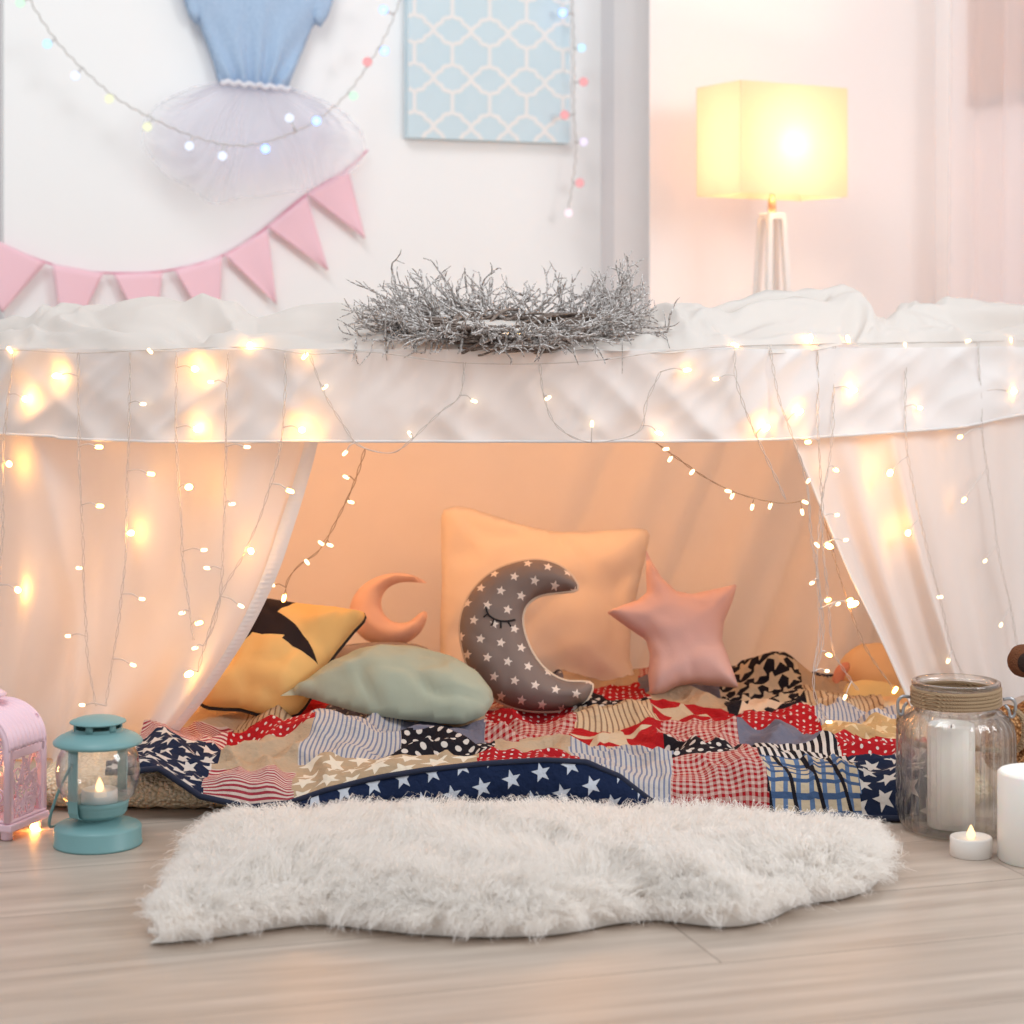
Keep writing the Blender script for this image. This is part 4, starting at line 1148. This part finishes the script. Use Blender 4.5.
def build_jar():
    cx, cy = P(956, 0, 2.60)[:2]; c = np.array([cx, cy, 0.0])
    root = thing('glass_jar', c, 'large ribbed clear glass jar with rope-wrapped neck holding a candle', 'jar')
    prof = [(.058, .000), (.066, .003), (.0715, .010), (.0735, .020), (.0740, .060), (.0740, .110), (.0732, .130), (.0700, .143), (.0620, .153), (.0555, .158), (.0535, .162), (.0535, .184), (.0555, .187), (.0570, .190), (.0565, .1935), (.0545, .1945)]
    prof = [tuple(p) for p in catmull(np.array(prof), 4)]
    def rib(a, z):
        k = min(1, max(0, (z-.012)/.012))*min(1, max(0, (.152-z)/.02))
        return .0030*k*abs(math.cos(a*16))**.8
    n = 384
    Vo, Fo = lathe(c, prof, n, True, False, rib)
    inn = [(r-.003, max(z, .005)) for r, z in prof if z > .004][::-1]
    Vi, Fi = lathe(c, inn, n, False, True)
    k0 = (len(prof)-1)*n; kk = len(Vo)
    Fb = [(k0+i, k0+(i+1) % n, kk+(i+1) % n, kk+i) for i in range(n)]
    V = np.vstack([Vo, Vi]); Fc = Fo+[tuple(x+kk for x in f) for f in Fi]+Fb
    mk('glass_body', V, Fc, M['jar'], root)
    # rope wound round the neck
    t = NT('jute_rope'); w = t.n('ShaderNodeTexWave', wave_type='BANDS', bands_direction='DIAGONAL'); t.set(w.inputs['Vector'], t.obj()); w.inputs['Scale'].default_value = 260; w.inputs['Distortion'].default_value = 2
    rope = t.done(t.pbr(t.ramp(w.outputs[0], .1, .9, lin(150, 116, 84), lin(214, 184, 148)), .9, t.bump(w.outputs[0], .8, .002)))
    q = []
    for i in range(5*60+1):
        a = 2*PI*i/60; q.append(c+np.array([.0562*math.cos(a), .0562*math.sin(a), .1625+.0046*a/(2*PI)]))
    mk('neck_rope', *tube(q, .0027, 8), rope, root)
    metal = simple('galvanised_wire', lin(176, 176, 180), .3, Metallic=.9)
    for sgn in (-1, 1):
        x0 = c+np.array([sgn*.0585, -.008*sgn, 0])
        pth = [x0+np.array([0, -.004, .172]), x0+np.array([sgn*.010, -.004, .173]), x0+np.array([sgn*.016, -.003, .166]), x0+np.array([sgn*.015, -.002, .152]), x0+np.array([sgn*.010, -.002, .149]), x0+np.array([sgn*.008, 0, .158]), x0+np.array([sgn*.003, .002, .164])]
        mk('handle_clip', *tube(catmull(pth, 5), .0021, 8), metal, root)
    R = c+np.array([.0725, -.008, .158])
    hq = [R, R+np.array([.010, -.001, -.008]), R+np.array([.0145, .0, -.024]), R+np.array([.013, .006, -.045]), R+np.array([.006, .03, -.060]), R+np.array([-.02, .072, -.066]), c+np.array([0, .092, .088]), c+np.array([-.045, .076, .10]), c+np.array([-.064, .05, .125]), c+np.array([-.066, .03, .148])]
    qq = catmull(hq, 14); 
    mk('handle_rope', *tube(qq, [.0040+.0006*math.sin(i*1.9) for i in range(len(qq))], 8), rope, root)
    p = np.array([*P(951, 0, 2.60)[:2], .0056])
    cd = thing('pillar_candle', p, 'tall white pillar candle standing inside the glass jar', 'candle')
    mk('wax', *lathe(p, [(.0295, 0), (.0305, .001), (.0305, .130), (.0290, .1325), (.0265, .1320), (.0240, .127), (.012, .1245), (.004, .124)], 40), M['wax'], cd)
    mk('wick', *tube([p+np.array([0, 0, .123]), p+np.array([.001, 0, .131])], .001, 6), simple('black_wick', (.02, .02, .02), .9), cd)
    c2 = np.array([*P(971, 0, 2.475)[:2], 0.0])
    tealight(c2, .0258, .0235, 'white tealight with a glowing flame on the floor in front of the jar')
    c3 = np.array([*P(1040, 0, 2.455)[:2], 0.0])
    cd = thing('pillar_candle', c3, 'thick white pillar candle on the floor right of the jar', 'candle')
    mk('wax', *lathe(c3, [(.0495, 0), (.0510, .0015), (.0510, .1060), (.0485, .1085), (.0455, .1080), (.0430, .1035), (.02, .102), (.004, .1015)], 48), M['wax'], cd)
    mk('wick', *tube([c3+np.array([0, 0, .101]), c3+np.array([.001, 0, .111])], .001, 6), simple('dark_wick', (.02, .02, .02), .9), cd)
build_jar()

def build_teddy():
    Y = 2.80; c = P(1052, 0, Y); c[2] = 0
    root = thing('teddy_bear', c, 'curly golden teddy bear with a dark brown ear sitting at the right edge', 'teddy bear')
    t = NT('golden_curly_plush'); v = t.n('ShaderNodeTexVoronoi'); t.set(v.inputs['Vector'], t.obj()); v.inputs['Scale'].default_value = 190
    h = t.ma('SUBTRACT', 1.0, v.outputs[0])
    gold = t.done(t.pbr(t.ramp(h, .35, .95, lin(132, 84, 48), lin(226, 172, 120)), .95, t.bump(h, 1, .006), Specular_IOR_Level=.05))
    brown = simple('brown_plush', lin(112, 66, 38), .95, (420, .8, .004)); dark = simple('dark_brown_plush', lin(48, 30, 22), .95, (420, .6, .003))
    mk('body', *ellipsoid(c+np.array([0, .02, .066]), (.070, .058, .068), 36, 24, .05, 1), gold, root)
    mk('head', *ellipsoid(c+np.array([.012, .005, .158]), (.046, .045, .040), 32, 22, .03, 3), gold, root)
    for s in (-1, 1):
        e = c+np.array([.012+s*.052, 0, .187])
        er = mk('ear', *ellipsoid(e, (.023, .013, .023), 24, 16, .05, 4), brown, root); er['label'] = 'dark brown round ear'
        mk('ear_lining', *ellipsoid(e+np.array([.002, -.008, -.001]), (.015, .007, .015), 18, 12), dark, er)
        mk('arm', *tube(catmull([c+np.array([s*.050, 0, .108]), c+np.array([s*.078, -.022, .080]), c+np.array([s*.080, -.050, .050])], 6), [.024, .025, .026, .026, .026, .026, .026, .026, .026, .025, .023, .020, .012], 16), gold, root)
        mk('leg', *tube(catmull([c+np.array([s*.036, -.01, .034]), c+np.array([s*.050, -.06, .030]), c+np.array([s*.056, -.092, .032])], 6), [.026, .028, .029, .029, .029, .029, .028, .028, .028, .027, .026, .022, .012], 16), gold, root)
        mk('eye', *ellipsoid(c+np.array([.012+s*.018, -.036, .168]), (.004, .004, .004), 12, 8), simple('black_bead', (.01, .01, .01), .15), root)
    mz = mk('muzzle', *ellipsoid(c+np.array([.012, -.042, .150]), (.020, .016, .015), 20, 14), brown, root)
    mk('nose', *ellipsoid(c+np.array([.012, -.057, .156]), (.007, .004, .005), 14, 10), dark, mz)
build_teddy()

# ================================================================== TWIG WREATH
def build_wreath():
    C = P(514, 330, 2.91); C[2] = ZT+.024
    root = thing('twig_wreath', (C[0], C[1], ZT), 'frosted grey twig wreath lying on top of the tent', 'wreath')
    tilt = math.radians(9); 
    def W(x, y, z):        # wreath plane: x right, y away, z up; tilted towards the viewer
        return C+np.array([x, y*math.cos(tilt)-z*math.sin(tilt)*.6, y*math.sin(tilt)+z*math.cos(tilt)])
    t = NT('frosted_bark'); nz = t.noise(260, 4, .7)
    bark = t.done(t.pbr(t.ramp(nz, .40, .66, lin(140, 126, 118), lin(250, 247, 246)), .8, t.bump(nz, .6, .002)))
    t = NT('brown_bark'); nz = t.noise(180, 4, .7)
    core = t.done(t.pbr(t.ramp(nz, .3, .75, lin(70, 50, 40), lin(176, 160, 150)), .9, t.bump(nz, .8, .003)))
    r = random.Random(5); R = .095
    # ring of bound withies
    bits = []
    for k in range(26):
        ph = r.uniform(0, 6.28); rr = r.uniform(.004, .022); tw = r.choice((2, 3, 4)); q = []
        ph2 = r.uniform(0, 6.28)
        for i in range(72):
            a = 2*PI*i/72
            rad = R+rr*math.cos(tw*a+ph)+.003*math.sin(5*a+ph2); z = rr*math.sin(tw*a+ph)
            q.append(W(rad*math.cos(a)*1.25, rad*math.sin(a)*.82, z))
        bits.append(tube(q, r.uniform(.0016, .0030), 5, closed=True))
    mk('ring', *join(*bits), core, root)
    # branching twigs
    V = []; Fc = []; k0 = 0
    def add(path, r0, r1):
        nonlocal k0
        v, f = tube(path, list(np.linspace(r0, r1, len(path))), 4)
        V.append(v); Fc.extend(tuple(i+k0 for i in q) for q in f); k0 += len(v)
    def grow(p, d, L, r0, depth):
        n = max(3, int(L/.008)); q = [p]; dd = np.array(d, float)
        for i in range(n):
            dd = dd+np.array([r.gauss(0, .20), r.gauss(0, .20), r.gauss(.0, .17)]); dd /= np.linalg.norm(dd)
            q.append(q[-1]+dd*L/n)
            if depth > 0 and i > 0 and r.random() < .52:
                s = dd+np.array([r.gauss(0, .46), r.gauss(0, .46), r.gauss(.06, .36)]); s /= np.linalg.norm(s)
                grow(q[-1], s, L*r.uniform(.35, .6), r0*.65, depth-1)
        lo = ZT+.012
        q = [x if x[2] > lo or x[1] < 2.835 else np.array([x[0], x[1], lo+.003*r.random()]) for x in q]
        add(q, r0, r0*.5)
    for k in range(280):
        a = r.uniform(0, 2*PI) if k < 225 else r.uniform(PI*1.1, PI*1.9)
        rad = R+r.uniform(-.012, .018)
        p = W(rad*math.cos(a)*1.25, rad*math.sin(a)*.82, r.uniform(-.006, .018))
        sw = .75
        ox = math.cos(a+sw*.5); oy = math.sin(a+sw*.5)
        lift = r.uniform(.0, .38)+.20*max(0, math.sin(a))
        if math.sin(a) < -.3: lift = r.uniform(-.02, .36)
        d = W(ox, oy, lift)-C; d /= np.linalg.norm(d)
        L = r.uniform(.050, .088)*(1.16 if abs(math.cos(a)) > .7 else 1.0)*(.62 if math.sin(a) < -.35 else 1)
        grow(p, d, L, r.uniform(.0022, .0031), 2)
    mk('twigs', np.vstack(V), Fc, bark, root, kind='stuff')
build_wreath()

# ================================================================== FAIRY LIGHTS
WARM = (1.0, .60, .22)
led_hot = emis('warm_led_bright', (1.0, .44, .085), 55); led_mid = emis('warm_led', (1.0, .46, .11), 20); led_soft = emis('warm_led_soft', (1.0, .72, .42), 4)
def led_mesh(name, mat, s):
    prof = [(.0008, -.0046), (.0020, -.0040), (.0024, -.0015), (.0024, .0018), (.0018, .0040), (.0006, .0048)]
    v, f = lathe((0, 0, 0), [(a*s, b*s) for a, b in prof], 10)
    me = bpy.data.meshes.new(name); me.from_pydata(v.tolist(), [], f); me.materials.append(mat)
    me.polygons.foreach_set('use_smooth', np.ones(len(me.polygons), dtype=bool)); return me
LED = {'B': led_mesh('led_bulb_bright', led_hot, 1.75), 'b': led_mesh('led_bulb', led_mid, 1.25), 's': led_mesh('led_bulb_soft', led_soft, 1.05)}
wire_m = simple('clear_wire', lin(214, 205, 199), .3)
wire_d = simple('copper_brown_wire', lin(190, 160, 132), .4)
def strand_depth(px, py, inner):
    if inner: return inner
    y = fdepth(px)
    if py < 348: return y-.004
    if py < 443: return y-.019
    return y-.012
rotr = random.Random(3)
def fairy(root, path, bulbs, inner=None, mat=None, leads=True):
    w = [P(x, y, strand_depth(x, y, inner)) for x, y in path]
    pth = resample(catmull(w, 8), .0032)
    ph = rotr.uniform(0, 6); amp = .0017; hel = []
    for s in (0, PI):
        q = []
        for i, p in enumerate(pth):
            a = i*.42+.9*math.sin(i*.05)+ph+s; k = amp*(.55+.6*abs(math.sin(i*.07+ph)))
            q.append(p+np.array([k*math.cos(a)+.0016*n3(i*.05, ph), k*math.sin(a)*.6, .0]))
        hel.append(tube(q, .00062, 4))
    lead = []
    for (x, y, kd) in bulbs:
        q = P(x, y, strand_depth(x, y, inner)-(.001 if inner else 0.003))
        nr = pth[np.argmin(np.linalg.norm(pth-q, axis=1))]
        if np.linalg.norm(nr-q) > .005:
            m_ = (nr+q)/2+np.array([0, -.003, .004]); e = nr+(q-nr)*.86
            lead.append(tube(catmull([nr, m_, e], 4), .0009, 5))
    st = mk('strand', *join(*(hel+lead)), mat or wire_m, root)
    for (x, y, kd) in bulbs:
        q = P(x, y, strand_depth(x, y, inner)+(0 if inner else .0005))
        if inner: q = q+np.array([0, -.001, 0])
        o = bpy.data.objects.new('led_bulb', LED[kd]); COL.objects.link(o); o.parent = st
        o.location = Vector(q.tolist())-wloc(st)
        nr = pth[np.argmin(np.linalg.norm(pth-q, axis=1))]; d = Vector((q-nr).tolist())
        if kd == 'B' and not inner: d = Vector((d.x*.6+rotr.uniform(-.005, .005), -abs(d.length)-.008, d.z*.6+rotr.uniform(-.004, .004)))
        if d.length < .004: d = Vector((rotr.uniform(-1, 1), 0, rotr.uniform(-1, .2)))
        o.rotation_mode = 'QUATERNION'; o.rotation_quaternion = d.to_track_quat('Z', 'Y')
    return st
fl_root = thing('fairy_lights', P(512, 345, 2.82), 'curtain of warm white fairy lights hung in strands over the tent front', 'fairy lights')
# lead wire laid along the top seam, partly under the crumpled sheet
top = [(-60, 352), (10, 350), (80, 353), (150, 350), (250, 347), (310, 354), (370, 352), (450, 362), (530, 364), (600, 360), (660, 352), (735, 346), (810, 344), (870, 343), (930, 342), (1000, 341), (1040, 341)]
fairy(fl_root, top, [(250, 345, 'B'), (10, 350, 'b'), (305, 356, 'b'), (150, 351, 's'), (735, 345, 'b'), (810, 338, 'B'), (848, 339, 'b'), (1010, 341, 'b'), (905, 345, 's'), (968, 341, 's')])
S = [
 ([(14, 350), (8, 400), (3, 450), (3, 520), (-1, 590), (-4, 650)], [(25, 399, 'B'), (9, 464, 'B'), (18, 590, 'B')]),
 ([(78, 352), (79, 440), (82, 520), (85, 600), (88, 660), (96, 706)], [(57, 376, 'B'), (99, 447, 'b'), (100, 506, 'b'), (79, 568, 's'), (68, 636, 's')]),
 ([(130, 352), (129, 430), (127, 480), (125, 560), (119, 620), (111, 670), (106, 706)], [(143, 404, 's'), (151, 474, 'b'), (131, 533, 'B'), (142, 599, 's'), (133, 665, 's'), (82, 705, 's')]),
 ([(177, 352), (176, 430), (180, 500), (183, 560), (189, 610), (194, 640)], [(195, 369, 'B'), (197, 429, 'B'), (189, 487, 'B'), (204, 550, 's'), (182, 613, 's'), (199, 623, 'b')]),
 ([(228, 352), (226, 430), (225, 500), (222, 570), (215, 620), (203, 646)], [(211, 382, 's'), (247, 447, 's'), (232, 504, 's'), (207, 568, 's'), (195, 648, 's')]),
 ([(285, 353), (283, 430), (266, 500), (246, 550), (222, 592), (206, 640), (198, 672)], [(302, 430, 'B'), (290, 491, 'b'), (251, 551, 'B'), (241, 606, 's'), (189, 674, 'B')]),
 ([(310, 355), (325, 395), (345, 428), (360, 446), (390, 453), (410, 441), (440, 412), (460, 395), (465, 362)], [(325, 387, 's'), (345, 453, 's'), (410, 434, 's'), (474, 401, 's')]),
 ([(540, 364), (544, 396), (555, 424), (580, 440), (608, 441), (640, 430), (647, 400), (660, 372)], [(548, 398, 's'), (592, 424, 's'), (687, 370, 'b'), (659, 433, 'b')]),
 ([(735, 346), (736, 380), (750, 420), (765, 455), (786, 500)], [(716, 379, 's'), (766, 428, 'B')]),
 ([(770, 345), (777, 390), (790, 430), (806, 480), (812, 540), (821, 600), (823, 640), (815, 672)], [(799, 412, 'B'), (808, 481, 's'), (812, 583, 's'), (828, 600, 'b'), (829, 655, 'b')]),
 ([(818, 343), (818, 430), (822, 500), (824, 560), (829, 610), (834, 652), (858, 690)], [(808, 442, 'b'), (837, 515, 's'), (846, 540, 's'), (829, 546, 'B'), (838, 604, 's'), (845, 697, 's')]),
 ([(834, 343), (832, 440), (822, 500), (817, 560), (820, 625), (814, 670), (816, 700), (829, 722)], [(853, 390, 'B'), (836, 470, 'b'), (817, 545, 's'), (850, 600, 'b'), (827, 671, 's'), (829, 722, 's')]),
 ([(905, 343), (906, 430), (910, 470), (925, 540), (940, 600), (952, 650), (966, 680)], [(890, 473, 'B'), (908, 533, 'B'), (940, 597, 's'), (948, 661, 's'), (920, 408, 'b')]),
 ([(978, 342), (982, 430), (990, 490), (1000, 560), (1011, 608), (1014, 624), (1018, 650)], [(1013, 391, 'B'), (960, 437, 'b'), (964, 500, 'b'), (985, 561, 's'), (1001, 625, 's')]),
]
for pth, bl in S: fairy(fl_root, pth, bl)
fairy(fl_root, [(366, 448), (352, 488), (338, 518), (320, 550), (300, 565), (288, 580), (285, 594)], [(346, 477, 's'), (351, 502, 's'), (321, 543, 's'), (330, 545, 's'), (307, 562, 's'), (284, 598, 'b'), (272, 585, 's')], 2.95, wire_d)
fairy(fl_root, [(655, 442), (700, 474), (740, 494), (780, 503), (806, 500)], [(666, 449, 's'), (670, 459, 's'), (692, 472, 's'), (728, 491, 's'), (732, 496, 's'), (752, 507, 's'), (770, 506, 's'), (802, 512, 's'), (805, 502, 's')], 2.95, wire_d)
# lights behind the left and right curtains and under the heaped sheet: what makes the cloth glow
fairy(fl_root, [(40, 560), (78, 566), (130, 590), (176, 604), (196, 622)], [(40, 578, 'b'), (84, 566, 'B'), (180, 600, 'B'), (196, 622, 'b')], 3.05, wire_d)
fairy(fl_root, [(805, 440), (812, 470), (835, 560), (862, 640), (895, 690)], [(808, 470, 'b'), (853, 604, 'B'), (895, 690, 'b')], 3.02, wire_d)
fairy(fl_root, [(380, 346), (440, 345), (515, 344), (560, 345)], [(400, 341, 'b'), (440, 338, 'b'), (516, 341, 'B')], 2.90)
# small bulb lying by the pink lantern's foot
fairy(fl_root, [(-6, 600), (-30, 700), (-20, 800), (12, 828), (34, 830)], [(36, 829, 'B')], 2.60, wire_d)

# ================================================================== LIGHT
def area(name, loc, target, size, energy, col=(1, 1, 1)):
    L = bpy.data.lights.new(name, 'AREA'); L.shape = 'DISK'; L.size = size; L.energy = energy; L.color = col
    o = bpy.data.objects.new(name, L); COL.objects.link(o); o.location = loc
    o.rotation_euler = (Vector(target)-Vector(loc)).to_track_quat('-Z', 'Y').to_euler(); return o
def point(name, loc, e, col, r=.06):
    L = bpy.data.lights.new(name, 'POINT'); L.energy = e; L.color = col; L.shadow_soft_size = r
    o = bpy.data.objects.new(name, L); COL.objects.link(o); o.location = loc; return o
W = bpy.data.worlds.new('daylight'); scn.world = W; W.use_nodes = True
bg = W.node_tree.nodes.get('Background') or W.node_tree.nodes.new('ShaderNodeBackground')
bg.inputs[0].default_value = (.92, .965, 1.0, 1); bg.inputs[1].default_value = .66
area('window_light', (1.85, 1.9, 1.45), (.25, 3.6, .5), .9, 24, (.94, .975, 1))
area('key_light', (-.7, 1.9, 3.1), (-.1, 4.2, .7), 1.4, 34, (.96, .985, 1))
point('tent_glow', (-.35, 3.25, .50), 1.6, (1.0, .45, .14))  # added warm points standing in for the fairy lights inside the tent
point('tent_glow', (.10, 3.25, .52), 1.2, (1.0, .45, .14))
point('tent_glow', (.50, 3.20, .47), .45, (1.0, .48, .17))
point('curtain_glow', (-.56, 3.12, .18), .8, (1.0, .45, .12))  # added point behind the left curtain to strengthen its glow

# ================================================================== CAMERA
cam = bpy.data.cameras.new('camera'); co = bpy.data.objects.new('camera', cam); COL.objects.link(co)
co.location = (0, 0, CZ); co.rotation_euler = (PI/2, 0, 0)
cam.sensor_width = 36; cam.lens = 36*F/1024; cam.shift_y = -(512-HY)/1024; cam.clip_start = .05
cam.dof.use_dof = True; cam.dof.focus_distance = 2.75; cam.dof.aperture_fstop = 5.0
scn.camera = co
scn.view_settings.view_transform = 'Standard'; scn.view_settings.look = 'None'
scn.view_settings.exposure = 0; scn.view_settings.gamma = 1
scn.cycles.use_denoising = True
scn.cycles.max_bounces = 14; scn.cycles.diffuse_bounces = 10; scn.cycles.transparent_max_bounces = 24; scn.cycles.transmission_bounces = 10
scn.cycles.sample_clamp_indirect = 6
